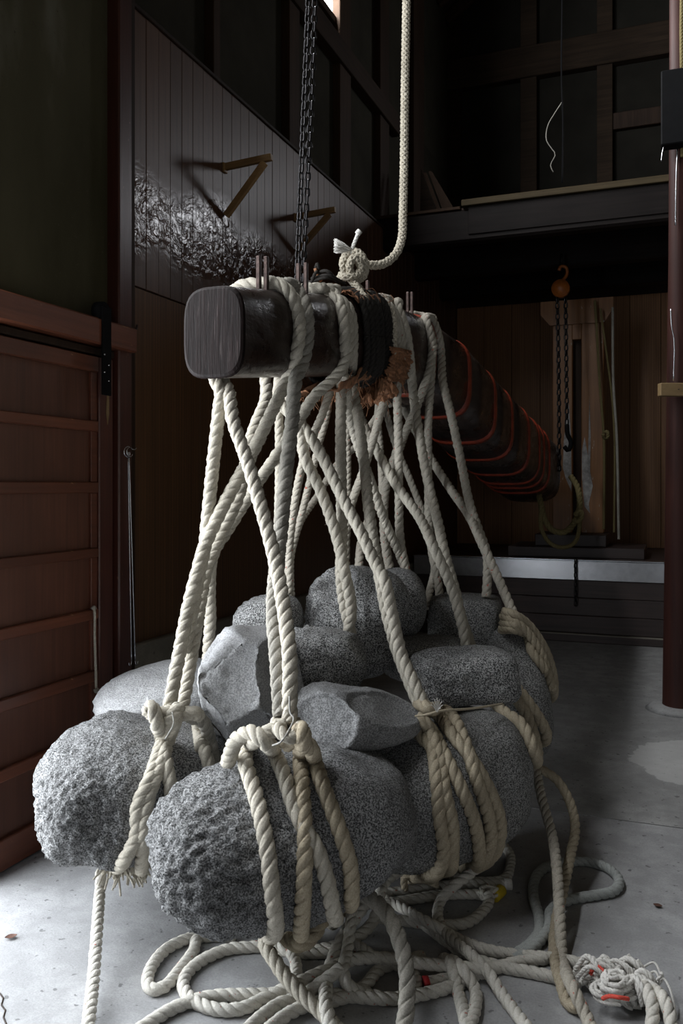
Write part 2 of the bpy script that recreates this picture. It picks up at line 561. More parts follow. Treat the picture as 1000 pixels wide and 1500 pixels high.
def ring_faces(n, k, base=0, caps=True):
    i = np.arange(n - 1)[:, None] * k
    j = np.arange(k)[None, :]
    j2 = (j + 1) % k
    f = np.stack([i + j, i + j2, i + k + j2, i + k + j], -1).reshape(-1, 4) + base
    f = f.tolist()
    if caps:
        f.append([base + q for q in range(k)][::-1])
        f.append([base + (n - 1) * k + q for q in range(k)])
    return f


def tube_arrays(c, rad, k=8):
    t, N, B = frames(c)
    th = np.linspace(0, 2 * np.pi, k, endpoint=False)
    rad = np.broadcast_to(np.asarray(rad, float), (len(c),))
    v = c[:, None, :] + rad[:, None, None] * (np.cos(th)[None, :, None] * N[:, None, :] + np.sin(th)[None, :, None] * B[:, None, :])
    return v.reshape(-1, 3), ring_faces(len(c), k)


def tube(name, pts, rad, mat, parent=None, k=8, step=0.02, smooth_path=True):
    c = catmull(pts) if smooth_path else np.array([tuple(p) for p in pts])
    c, _ = resample(c, step)
    v, f = tube_arrays(c, rad, k)
    return mesh_obj(name, v, f, mat, parent, True)


_prof_n = 30


def _lobe():
    # three laid strands: round crowns parted by narrow seams
    th = np.linspace(0, 2 * np.pi, _prof_n, endpoint=False)
    return th, 0.74 + 0.26 * np.abs(np.sin(1.5 * th)) ** 0.45


LOBE = _lobe()


def rope_arrays(pts, rad, seed, lay=1, fuzz=1.0, pitch=None, taper=None):
    rng = np.random.default_rng(seed)
    c = catmull(pts)
    pitch = pitch or rad * 2 * 2.45
    c, s = resample(c, pitch / 14)
    # smooth a little so surface-traced points do not kink
    for _ in range(3):
        c[1:-1] = 0.25 * c[:-2] + 0.5 * c[1:-1] + 0.25 * c[2:]
    t, N, B = frames(c)
    th, prof = LOBE
    ang = th[None, :] + 0 * s[:, None]
    tw = lay * 2 * np.pi * s / pitch + rng.uniform(0, 6)
    a = ang + tw[:, None]
    r = rad * prof[None, :] * (1 + rng.normal(0, 0.03 * fuzz, (len(c), _prof_n)))
    if taper is not None:
        r = r * np.interp(s / s[-1], [0, 1], taper)[:, None]
    rd = np.cos(a)[..., None] * N[:, None, :] + np.sin(a)[..., None] * B[:, None, :]
    v = (c[:, None, :] + r[..., None] * rd).reshape(-1, 3)
    f = ring_faces(len(c), _prof_n)
    # loose fibres standing off the lay
    nf = int(s[-1] * 260 * fuzz)
    if nf:
        i = rng.integers(0, len(c), nf)
        j = rng.integers(0, _prof_n, nf)
        root = v[i * _prof_n + j]
        dirv = rd[i, j] + rng.normal(0, 0.7, (nf, 3))
        dirv /= np.linalg.norm(dirv, axis=1)[:, None]
        side = np.cross(dirv, rng.normal(0, 1, (nf, 3)))
        side /= np.linalg.norm(side, axis=1)[:, None] + 1e-9
        L = rad * rng.uniform(0.10, 0.38, nf)[:, None]
        w = rad * 0.035
        base = len(v)
        tri = np.stack([root - side * w - dirv * rad * 0.1, root + side * w - dirv * rad * 0.1, root + dirv * L], 1).reshape(-1, 3)
        v = np.concatenate([v, tri])
        f += (np.arange(nf)[:, None] * 3 + np.arange(3)[None, :] + base).tolist()
    return v, f


_seed = [100]


def rope(name, pts, rad, mat, parent=None, lay=1, fuzz=1.0, taper=None):
    _seed[0] += 1
    v, f = rope_arrays(pts, rad, _seed[0], lay, fuzz, None, taper)
    return mesh_obj(name, v, f, mat, parent, True)


def yarn_arrays(paths, rad, k=5, step=0.008):
    V, Fc, base = [], [], 0
    for p in paths:
        c, _ = resample(catmull(p, 8), step)
        v, f = tube_arrays(c, np.linspace(rad, rad * 0.7, len(c)), k)
        V.append(v)
        Fc += [[q + base for q in ff] for ff in f]
        base += len(v)
    return np.concatenate(V), Fc


BVH = {}


def register(key, o):
    me = o.data
    off = ORG[o]
    vs = [off + v.co for v in me.vertices]
    BVH[key] = BVHTree.FromPolygons(vs, [list(p.vertices) for p in me.polygons])


def on(key, x, y, off):
    d = ray(x, y)
    L = d.length
    hit = BVH[key].ray_cast(CAMP, d / L)
    if hit[0] is not None:
        n = hit[1]
        if n.dot(d) > 0:
            n = -n
        return hit[0] + n * off
    return None


def path(items, rad):
    """items: (x, y, spec): spec = depth in metres, 'g' on the floor, a registered key = on its surface,
    None = depth between its neighbours; or a ready Vector"""
    res, dep = [], []
    last_key_depth = None
    for it in items:
        if isinstance(it, Vector):
            res.append(it)
            dep.append((it - CAMP).dot(FW))
            continue
        x, y, s = it
        if s is None:
            res.append((x, y))
            dep.append(None)
        elif s == 'g':
            p = G(x, y, rad * 0.9)
            res.append(p)
            dep.append((p - CAMP).dot(FW))
        elif isinstance(s, str) and s.startswith('g+'):
            p = G(x, y, rad * 0.9 + float(s[2:]))
            res.append(p)
            dep.append((p - CAMP).dot(FW))
        elif isinstance(s, str):
            p = on(s, x, y, rad * 0.85)
            if p is None:
                res.append((x, y))
                dep.append(None)
            else:
                res.append(p)
                dep.append((p - CAMP).dot(FW))
        else:
            res.append(P(x, y, s))
            dep.append(s)
    known = [i for i, d in enumerate(dep) if d is not None]
    for i, d in enumerate(dep):
        if d is None:
            lo = [q for q in known if q < i]
            hi = [q for q in known if q > i]
            if lo and hi:
                a, b = lo[-1], hi[0]
                dd = dep[a] + (dep[b] - dep[a]) * (i - a) / (b - a)
            else:
                dd = dep[lo[-1]] if lo else dep[hi[0]]
            res[i] = P(res[i][0], res[i][1], dd)
    return res


#EOF_PART1

# ================================================================ THE SETTING
XD = -2.093      # face of the sliding door
XB = -2.21       # face of the board wall
YB = 9.20        # back wall
YJ = 3.49        # joint between the two floor slabs
YL = 6.63        # front of the loft
ZL = 3.50        # loft floor

fl = struct(box('floor', (-2.6, -2.2, -0.2), (3.4, YJ - 0.004, 0.0), M['floor_front']), 'pale grey concrete slab in front')
fb = struct(box('floor', (-2.6, YJ + 0.004, -0.2), (3.4, YB + 0.2, 0.0), M['floor_back']), 'dark grey concrete slab at the back')

# left wall near the camera: plaster above the lintel, open doorway between y 0.7 and 2.14, open transom above it
wl = empty('wall_left_front', (-2.25, 0.5, 0))
struct(wl, 'olive brown plaster wall above the sliding door')
box('plaster_panel', (-2.36, -2.2, 3.72), (-2.13, 2.90, 4.66), M['plaster'], wl)
box('plaster_panel', (-2.36, -2.2, 5.58), (-2.13, 2.90, 6.3), M['plaster'], wl)
box('plaster_panel', (-2.36, 2.84, 4.66), (-2.13, 2.90, 5.58), M['plaster'], wl)
box('plaster_panel', (-2.36, -2.2, 4.66), (-2.13, -0.44, 5.58), M['plaster'], wl)
box('plaster_panel', (-2.36, 2.12, 1.93), (-2.13, 2.90, 3.72), M['plaster'], wl)
box('plaster_panel', (-2.36, -2.2, 1.93), (-2.13, -0.12, 3.72), M['plaster'], wl)
box('plaster_panel', (-2.36, -2.2, 0), (-2.14, 0.70, 1.93), M['plaster'], wl)
box('plaster_panel', (-2.36, 2.14, 0), (-2.16, 2.90, 1.93), M['plaster'], wl)
struct(box('trim_1', (-2.16, -0.4, 1.845), (-2.045, 2.96, 1.945), M['door_rail'], None, 0.006), 'reddish brown lintel beam over the sliding door')
struct(box('trim_2', (-2.14, -0.4, 1.812), (-2.085, 2.86, 1.838), M['post_dark'], None, 0.003), 'dark upper track of the sliding door')

# sliding door leaf
Y0, Y1 = 2.13, 2.86
door = empty('door_1', (XD - 0.03, (Y0 + Y1) / 2, 0))
struct(door, 'dark red-brown wooden sliding door with eight horizontal rails')
zr = [(1.806, 1.745), (1.555, 1.514), (1.316, 1.273), (1.059, 1.022), (0.822, 0.781), (0.583, 0.539), (0.348, 0.305), (0.112, 0.006)]
for i, (zt, zb) in enumerate(zr):
    box('rail', (XD - 0.035, Y0 + 0.075, zb), (XD, Y1 - 0.088, zt), M['door_rail'], door, 0.004)
    if i + 1 < len(zr):
        box('panel', (XD - 0.030, Y0 + 0.07, zr[i + 1][0] - 0.005), (XD - 0.020, Y1 - 0.084, zb + 0.005), M['door_wood'], door)
        box('batten', (XD - 0.022, Y1 - 0.125, zr[i + 1][0]), (XD - 0.008, Y1 - 0.088, zb), M['door_rail'], door, 0.002)
box('stile', (XD - 0.035, Y0, 0.006), (XD + 0.002, Y0 + 0.075, 1.806), M['door_rail'], door, 0.004)
box('stile', (XD - 0.035, Y1 - 0.088, 0.006), (XD + 0.002, Y1, 1.806), M['post_red'], door, 0.004)
# splintered pale sliver at the stile's edge
sv = [W(157, 580, XD + 0.005), W(159.5, 578, XD + 0.005), W(160, 606, XD + 0.005), W(158, 622, XD + 0.005), W(156, 604, XD + 0.005)]
mesh_obj('splinter', sv + [v + Vector((-0.004, 0, 0)) for v in sv], [[0, 1, 2, 3, 4], [9, 8, 7, 6, 5], [0, 5, 6, 1], [1, 6, 7, 2], [2, 7, 8, 3], [3, 8, 9, 4], [4, 9, 5, 0]], M['raw_wood'], door)
# hanger strap of the roller with its bolts
hang = box('hanger_strap', W(150.5, 578, XD + 0.055), W(161, 452, XD + 0.047), M['black_metal'], door, 0.002)
for (bx, by) in ((153, 519), (159, 535), (153, 545), (159, 558)):
    c = W(bx, by, XD + 0.056)
    bm = bmesh.new()
    bmesh.ops.create_uvsphere(bm, u_segments=8, v_segments=5, radius=0.0042)
    bmesh.ops.translate(bm, verts=bm.verts, vec=c)
    bm_obj('bolt', bm, M['steel'], hang, True)
bm = bmesh.new()
bmesh.ops.create_cone(bm, cap_ends=True, segments=20, radius1=0.042, radius2=0.042, depth=0.03)
bmesh.ops.rotate(bm, verts=bm.verts, cent=(0, 0, 0), matrix=Matrix.Rotation(R(90), 3, 'Y'))
bmesh.ops.translate(bm, verts=bm.verts, vec=W(148, 458, XD + 0.03))
bm_obj('roller_wheel', bm, M['black_metal'], door, True)

# posts between the door and the board wall
struct(box('trim_3', (-2.30, 2.875, 0), (XD + 0.02, 2.965, 6.0), M['post_red'], None, 0.006), 'dark red post beside the sliding door')
struct(box('trim_4', (-2.30, 2.972, 0), (XD - 0.03, 3.06, 6.0), M['post_dark'], None, 0.006), 'dark brown post at the edge of the board wall')

# board wall: planks above, veneer boards below, concrete plinth
bw = struct(box('wall_left', (-2.45, 3.06, 0), (XB - 0.022, YB, 3.38), M['post_dark']), 'brown board wall of narrow vertical planks')
PW = 0.1
n_pl = int((YB - 3.07) / PW)
first = None
ZT = 3.41
for i in range(n_pl):
    y0 = 3.066 + i * PW
    if first is None:
        first = box('plank', (XB - 0.022, y0 + 0.0006, 2.185), (XB, y0 + PW - 0.0006, ZT), M['plank_lacquer'], bw, 0.002)
        p0 = ORG[first]
    else:
        o = first.copy()
        COL.objects.link(o)
        o.parent = bw
        o.location = first.location + Vector((random.Random(i).uniform(-0.0012, 0.0012), i * PW, 0))
for i in range(9):
    y0 = 3.066 + i * 0.68
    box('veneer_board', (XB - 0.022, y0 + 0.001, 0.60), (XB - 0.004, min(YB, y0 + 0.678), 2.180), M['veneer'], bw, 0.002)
struct(box('baseboard_left', (-2.40, 3.06, 0), (XB + 0.03, YB, 0.605), M['plinth'], None, 0.006), 'low concrete plinth along the board wall')

# wall above the boards, with posts, a long beam and the lit window
wu = empty('wall_left_upper', (-2.3, 6, 3.4))
struct(wu, 'dark plaster wall with timber posts above the boards')
XU = -2.30
wy0, wy1, wz0, wz1 = 3.50, 5.93, 4.70, 5.55
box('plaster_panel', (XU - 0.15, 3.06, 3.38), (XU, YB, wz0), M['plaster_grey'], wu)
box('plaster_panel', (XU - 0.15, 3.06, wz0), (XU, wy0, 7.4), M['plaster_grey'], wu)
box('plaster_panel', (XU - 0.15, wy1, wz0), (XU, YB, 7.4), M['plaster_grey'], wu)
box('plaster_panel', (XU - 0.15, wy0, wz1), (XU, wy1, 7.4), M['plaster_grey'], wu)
box('cap_rail', (XU, 3.06, 3.405), (XB + 0.012, YB, 3.425), M['post_dark'], wu, 0.003)
for (x0, x1) in ((313, 323), (424, 439), (498, 514), (557, 570), (606, 621)):
    ya, yb = W(x0, 300, XU + 0.06).y, W(x1, 300, XU + 0.06).y
    box('post', (XU, ya, 3.425), (XU + 0.06, yb, 7.2), M['trim_brown'], wu, 0.004)
box('beam', (XU, 3.06, 4.36), (XU + 0.085, 7.15, 4.53), M['trim_brown_y'], wu, 0.005)

win = empty('window_1', (XU - 0.05, (wy0 + wy1) / 2, wz0))
struct(win, 'bright daylit window high in the left wall')
box('sill', (XU - 0.10, wy0, wz0 - 0.05), (XU + 0.03, wy1, wz0), M['trim_brown_y'], win, 0.004)
box('lintel', (XU - 0.10, wy0, wz1), (XU + 0.03, wy1, wz1 + 0.05), M['trim_brown_y'], win, 0.004)
for i in range(4):
    ya = wy0 + (wy1 - wy0) * i / 4
    yb = wy0 + (wy1 - wy0) * (i + 1) / 4
    box('pane', (XU - 0.075, ya + 0.012, wz0), (XU - 0.069, yb - 0.012, wz1), M['lit_glass'], win)
    if i:
        box('mullion', (XU - 0.085, ya - 0.012, wz0), (XU - 0.05, ya + 0.012, wz1), M['trim_brown'], win)

# brackets on the board wall (arm and diagonal strut)
def bracket(label, base_px, tip_px, foot_px):
    base = W(*base_px, XB)
    d = ray(*tip_px)
    tip = CAMP + d * (base.y / d.y)
    foot = W(*foot_px, XB)
    foot = Vector((foot.x, base.y, foot.z))
    tip.y = base.y
    t = empty('wall_bracket', base)
    tag(t, label, 'bracket', 'wooden brackets on the board wall')
    dirv = (tip - base).normalized()
    bar('arm', base, tip, 0.028, 0.034, M['bracket_wood'], t, 0.002)
    bar('strut', foot + Vector((0.012, 0, 0.0)), base.lerp(tip, 0.86) - Vector((0, 0, 0.02)), 0.026, 0.034, M['bracket_wood'], t, 0.002)
    box('wall_cleat', base + Vector((0, -0.02, -0.03)), base + Vector((0.012, 0.02, 0.02)), M['bracket_wood'], t, 0.002)
    return t


bracket('wooden wall bracket left of the hanging chain', (328, 245), (398, 230), (330, 318))
bracket('wooden wall bracket behind the hanging chain', (432, 318), (491, 307), (436, 372))

# back wall: veneer below the loft, plaster panels between posts above it, gable window out to the right
wb = empty('wall_back', (0, YB, 0))
struct(wb, 'dark back wall with brown boards below and plaster above the loft')
box('core', (-2.6, YB + 0.02, 0), (3.4, YB + 0.2, ZL), M['post_dark'], wb)
x = -2.21
while x < 1.6:
    box('veneer_board', (x + 0.002, YB, 0.02), (min(x + 0.298, 3.3), YB + 0.02, ZL - 0.25), M['veneer_back_lightened'], wb, 0.002)
    x += 0.30
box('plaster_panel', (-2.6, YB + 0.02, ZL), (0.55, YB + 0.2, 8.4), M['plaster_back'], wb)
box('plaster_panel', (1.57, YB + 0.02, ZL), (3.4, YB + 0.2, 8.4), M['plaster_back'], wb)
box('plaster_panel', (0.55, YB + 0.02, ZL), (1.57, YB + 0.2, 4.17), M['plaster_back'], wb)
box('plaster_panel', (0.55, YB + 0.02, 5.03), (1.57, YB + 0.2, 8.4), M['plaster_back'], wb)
for (x0, x1) in ((652, 674), (762, 786), (874, 897), (985, 1010)):
    a, b = WY(x0, 300, YB - 0.06), WY(x1, 300, YB - 0.06)
    box('post', (a.x, YB - 0.07, ZL), (b.x, YB + 0.02, 7.6), M['roof'], wb, 0.005)
box('tie_beam', (-2.3, YB - 0.10, 5.62), (3.4, YB + 0.02, 5.95), M['roof'], wb, 0.01)
box('rail', (WY(897, 180, YB).x, YB - 0.05, 4.95), (WY(985, 180, YB).x, YB + 0.02, 5.12), M['post_dark'], wb, 0.005)
win2 = empty('window_2', (1.06, YB + 0.1, 4.17))
struct(win2, 'gable window above the loft')
box('pane', (0.57, YB + 0.13, 4.19), (1.55, YB + 0.136, 5.01), M['lit_glass'], win2)
box('frame', (0.53, YB, 4.13), (1.59, YB + 0.16, 4.19), M['trim_brown'], win2)

# right wall and the wall behind the camera close the barn
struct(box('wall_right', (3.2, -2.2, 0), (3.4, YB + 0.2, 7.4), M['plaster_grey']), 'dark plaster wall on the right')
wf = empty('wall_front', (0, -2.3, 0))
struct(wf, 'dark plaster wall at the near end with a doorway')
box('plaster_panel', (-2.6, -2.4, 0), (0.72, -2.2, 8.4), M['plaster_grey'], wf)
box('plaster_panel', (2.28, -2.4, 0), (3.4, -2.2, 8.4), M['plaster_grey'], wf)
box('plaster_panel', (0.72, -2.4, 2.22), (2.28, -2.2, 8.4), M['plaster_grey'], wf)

# roof with rafters rising to the right
rf = empty('ceiling', (0, 3.5, 6))
struct(rf, 'dark timber roof with sloping rafters')
zl, zrg = 6.25, 8.3
bm = bmesh.new()
vs = [bm.verts.new(v) for v in ((-2.6, -2.4, zl), (0.5, -2.4, zrg), (0.5, YB + 0.2, zrg), (-2.6, YB + 0.2, zl),
                                 (-2.6, -2.4, zl + 0.1), (0.5, -2.4, zrg + 0.1), (0.5, YB + 0.2, zrg + 0.1), (-2.6, YB + 0.2, zl + 0.1))]
for f in ((0, 1, 2, 3), (7, 6, 5, 4), (0, 4, 5, 1), (1, 5, 6, 2), (2, 6, 7, 3), (3, 7, 4, 0)):
    bm.faces.new([vs[i] for i in f])
bm_obj('roof_board', bm, M['roof'], rf)
bm = bmesh.new()
vs = [bm.verts.new(v) for v in ((0.5, -2.4, zrg), (3.4, -2.4, zl), (3.4, YB + 0.2, zl), (0.5, YB + 0.2, zrg),
                                 (0.5, -2.4, zrg + 0.1), (3.4, -2.4, zl + 0.1), (3.4, YB + 0.2, zl + 0.1), (0.5, YB + 0.2, zrg + 0.1))]
for f in ((0, 1, 2, 3), (7, 6, 5, 4), (0, 4, 5, 1), (1, 5, 6, 2), (2, 6, 7, 3), (3, 7, 4, 0)):
    bm.faces.new([vs[i] for i in f])
bm_obj('roof_board', bm, M['roof'], rf)
for i in range(7):
    y = 6.9 + i * 0.36
    bar('rafter', (-2.3, y, zl + 0.12), (0.5, y, zrg - 0.07), 0.07, 0.11, M['trim_brown'], rf, 0.004)

# loft
lf = empty('loft', (0.2, YL, ZL))
struct(lf, 'dark timber loft across the back of the room')
box('floor_board', (-2.3, YL + 0.02, ZL - 0.03), (3.2, YB, ZL), M['post_dark'], lf)
box('edge_plank', (WY(676, 300, YL - 0.02).x, YL - 0.04, ZL), (3.2, YL + 0.32, ZL + 0.05), M['loft_plank'], lf, 0.004)
box('edge_plank', (-2.28, YL - 0.005, ZL - 0.012), (WY(673, 300, YL - 0.02).x, YL + 0.2, ZL + 0.012), M['trim_brown'], lf, 0.003)
box('front_beam', (-2.3, YL, ZL - 0.27), (3.2, YL + 0.14, ZL - 0.013), M['beam_black'], lf, 0.018)
box('joist', (-2.3, 7.55, 3.20), (3.2, 7.69, ZL - 0.03), M['beam_black'], lf, 0.018)
box('joist', (-2.3, 8.45, 3.20), (3.2, 8.59, ZL - 0.03), M['beam_black'], lf, 0.018)
box('fascia', (WY(686, 320, YL).x, YL - 0.012, ZL - 0.22), (3.2, YL + 0.0, ZL - 0.002), M['beam_black'], lf, 0.003)

# boards leaning against the left wall on the loft
def lean_board(label, px, Y, mat, th):
    pts = [WY(a, b, Y) for a, b in px]
    drop = min(p.z for p in pts) - ZL - 0.001
    pts = [p - Vector((0, 0, drop)) for p in pts]
    n = len(pts)
    back = [p + Vector((0, th, 0)) for p in pts]
    fs = [list(range(n)), list(range(2 * n - 1, n - 1, -1))] + [[i, n + i, n + (i + 1) % n, (i + 1) % n] for i in range(n)]
    o = mesh_obj('leaning_board', pts + back, fs, mat)
    bm = bmesh.new(); bm.from_mesh(o.data); bmesh.ops.recalc_face_normals(bm, faces=bm.faces); bm.to_mesh(o.data); bm.free()
    return tag(o, label, 'board', 'boards leaning on the loft')


lean_board('dark triangular board leaning in the corner of the loft', [(615, 307), (616, 219), (648, 306)], YL + 0.46, M['roof'], 0.02)
lean_board('narrow brown batten leaning against the board on the loft', [(619, 228), (624, 228), (654, 306), (648, 306)], YL + 0.42, M['trim_brown_y'], 0.025)
lean_board('pale brown board leaning beside the loft edge plank', [(627, 230), (632, 230), (676, 304), (655, 306)], YL + 0.36, M['trim_brown'], 0.02)

# tie beams that carry the chain and the rope, above the picture
for i, y in enumerate((2.58, 3.24)):
    struct(box('trim_%d' % (5 + i), (-2.3, y, 3.72), (3.2, y + 0.12, 3.88), M['post_dark'], None, 0.01), 'tie beam overhead')

# right hand pillar
pil_c = G(995, 1040)
pil = empty('trim_7', pil_c)
struct(pil, 'dark red round wooden pillar at the right edge')
bm = bmesh.new()
prev = None
prof = [(0.0, 0.098), (0.05, 0.094), (0.6, 0.088), (1.3, 0.080), (1.9, 0.073), (2.6, 0.062), (3.6, 0.055), (6.6, 0.055)]
for (z, r) in prof:
    ringv = []
    for j in range(20):
        a = 2 * math.pi * j / 20
        rr = r * (1 + 0.03 * math.sin(3 * a + z))
        ringv.append(bm.verts.new((pil_c.x + rr * math.cos(a), pil_c.y + rr * math.sin(a), z)))
    if prev:
        for j in range(20):
            bm.faces.new((prev[j], prev[(j + 1) % 20], ringv[(j + 1) % 20], ringv[j]))
    prev = ringv
bm.faces.new(prev)
bm_obj('shaft', bm, M['pillar'], pil, True)
bm = bmesh.new()
bmesh.ops.create_cone(bm, cap_ends=True, segments=18, radius1=0.19, radius2=0.15, depth=0.03)
bmesh.ops.translate(bm, verts=bm.verts, vec=(pil_c.x, pil_c.y, 0.015))
bm_obj('foot_stone', bm, M['floor_back'], pil, True)
pF = (pil_c - CAMP).dot(FW)
#EOF_PART2

# ================================================================ THE PRESS LEVER
BX = -1.176
_F = [2.35, 3.0, 3.5, 4.1, 4.6, 5.3, 6.0, 7.5]
_Y = [(f - 0.425) / 0.9323 for f in _F]
_Z = [1.3 + (712 - y) / 1250 * f for f, y in zip(_F, (487, 491, 501, 528, 560, 610, 642, 690))]
_HH = [0.127, 0.145, 0.162, 0.185, 0.20, 0.225, 0.245, 0.28]
_HW = [0.096, 0.118, 0.140, 0.170, 0.19, 0.215, 0.235, 0.27]


def _smooth(y, tab):
    return float(np.mean([np.interp(y + d, _Y, tab) for d in np.linspace(-0.25, 0.25, 9)])) if y > _Y[0] + 0.3 else float(np.interp(y, _Y, tab))


def beam_pt(y, ang, off=0.0):
    """point on the lever's skin at length y; ang 0 = right, 90 = top"""
    zc, hh, hw = _smooth(y, _Z), _smooth(y, _HH), _smooth(y, _HW)
    a = R(ang)
    c, s = math.cos(a), math.sin(a)
    p = 3.6
    r = (abs(c) ** p + abs(s) ** p) ** (-1 / p)
    return Vector((BX + (hw + off) * r * c, y, zc + (hh + off) * r * s))


Ya, Yz = _Y[0], _Y[-1]
lever = empty('press_lever', (BX, Ya, _Z[0]))
tag(lever, 'long dark lacquered timber lever with red bands carrying the hanging stones', 'beam')
rings = [Ya + (Yz - Ya) * (i / 110) for i in range(111)]
NS = 48
V, Fs = [], []
rnd = random.Random(4)
for y in rings:
    for j in range(NS):
        p = beam_pt(y, 360 * j / NS)
        n = noise.noise(Vector((p.x * 4, p.y * 1.6, p.z * 4))) * 0.006
        c = Vector((BX, y, _smooth(y, _Z)))
        V.append(p + (p - c).normalized() * n)
for i in range(len(rings) - 1):
    for j in range(NS):
        Fs.append([i * NS + j, i * NS + (j + 1) % NS, (i + 1) * NS + (j + 1) % NS, (i + 1) * NS + j])
Fs.append([(len(rings) - 1) * NS + j for j in range(NS)])
log = mesh_obj('log', V, Fs, M['log'], lever, True)
bm = bmesh.new(); bm.from_mesh(log.data); bmesh.ops.recalc_face_normals(bm, faces=bm.faces); bm.to_mesh(log.data); bm.free()
register('beam', log)
# cut end with a soft arris
V, Fs = [], []
for k_, (dy, off) in enumerate(((0.0, 0.0), (-0.006, -0.003), (-0.010, -0.010), (-0.011, -0.05))):
    for j in range(NS):
        p = beam_pt(Ya, 360 * j / NS, off)
        V.append((p.x, Ya + dy, p.z))
for i in range(3):
    for j in range(NS):
        Fs.append([i * NS + j, (i + 1) * NS + j, (i + 1) * NS + (j + 1) % NS, i * NS + (j + 1) % NS])
Fs.append([3 * NS + j for j in range(NS)])
ce = mesh_obj('cut_end', V, Fs, M['log_end'], lever, False)
ce['label'] = 'dark brown sawn end with pale scratches'
bm = bmesh.new(); bm.from_mesh(ce.data); bmesh.ops.recalc_face_normals(bm, faces=bm.faces); bm.to_mesh(ce.data); bm.free()


def band(y, w, off, mat, name='red_band'):
    V, Fs = [], []
    for (dy, o) in ((-w / 2, -0.01), (-w / 2, off), (w / 2, off), (w / 2, -0.01)):
        for j in range(NS):
            p = beam_pt(y + dy, 360 * j / NS, o)
            V.append(p)
    for i in range(3):
        for j in range(NS):
            Fs.append([i * NS + j, i * NS + (j + 1) % NS, (i + 1) * NS + (j + 1) % NS, (i + 1) * NS + j])
    return mesh_obj(name, V, Fs, mat, lever, True)


for f in (3.92, 4.5, 5.05, 5.5, 6.05, 6.45, 6.65, 6.9):
    band((f - 0.41) / 0.9323, 0.05, 0.010, M['band_red'])['label'] = 'narrow red painted hoop'
# dark stave facets proud between the hoops
for a_, b_ in ((3.98, 4.46), (4.54, 5.01), (5.09, 5.46), (5.54, 6.0)):
    band(((a_ + b_) / 2 - 0.41) / 0.9323, (b_ - a_) / 0.9323, 0.005, M['log'], 'sleeve')
# iron pins standing in pairs along the top
for (x0, yb_, yt, F) in ((379, 422, 375, 2.55), (390, 422, 376, 2.55), (437, 424, 386, 2.80), (448, 426, 385, 2.80),
                         (538, 440, 411, 3.40), (597, 455, 428, 3.90), (603, 455, 428, 3.90)):
    y = (F - 0.41) / 0.9323
    top = P(x0, yt, F)
    bar('iron_pin', (top.x, top.y, beam_pt(y, 90).z - 0.06), top, 0.013, 0.015, M['rust'], lever, 0.002, up=Vector((0, 1, 0)))

# ================================================================ BOULDERS
FIT = {'S1': (212, 612, 1085, 1381), 'S2': (47, 345, 1040, 1277), 'S3': (135, 345, 963, 1075), 'S4': (288, 446, 915, 1100), 'S5': (340, 445, 868, 950),
       'S6': (418, 537, 914, 1020), 'S7': (443, 600, 826, 1000), 'S7b': (540, 625, 831, 935), 'S8': (425, 618, 998, 1108), 'S9': (557, 690, 929, 1000),
       'S10': (598, 764, 944, 1040), 'S11': (624, 736, 867, 952), 'S12': (700, 811, 912, 1115), 'S13': (500, 782, 1033, 1282)}


def fit_to(bm, c, t):
    """size a boulder (breadth and height) to the measured one"""
    for _ in range(4):
        px = []
        for v in bm.verts:
            w = c + v.co - CAMP
            f = w.dot(FW)
            px.append((HX + FPX * w.dot(RT) / f, HY - FPX * w.z / f))
        px = np.array(px)
        a, b = px.min(0), px.max(0)
        sx, sy = (t[1] - t[0]) / (b[0] - a[0]), (t[3] - t[2]) / (b[1] - a[1])
        for v in bm.verts:
            r_, f_, u_ = v.co.dot(RT), v.co.dot(FW), v.co.z
            v.co = RT * (r_ * sx) + FW * f_ + UP * (u_ * sy)
        F = (c - CAMP).dot(FW)
        c = c + RT * (((t[0] + t[1]) - (a[0] + b[0])) / 2 / FPX * F) - UP * (((t[2] + t[3]) - (a[1] + b[1])) / 2 / FPX * F)
    return c


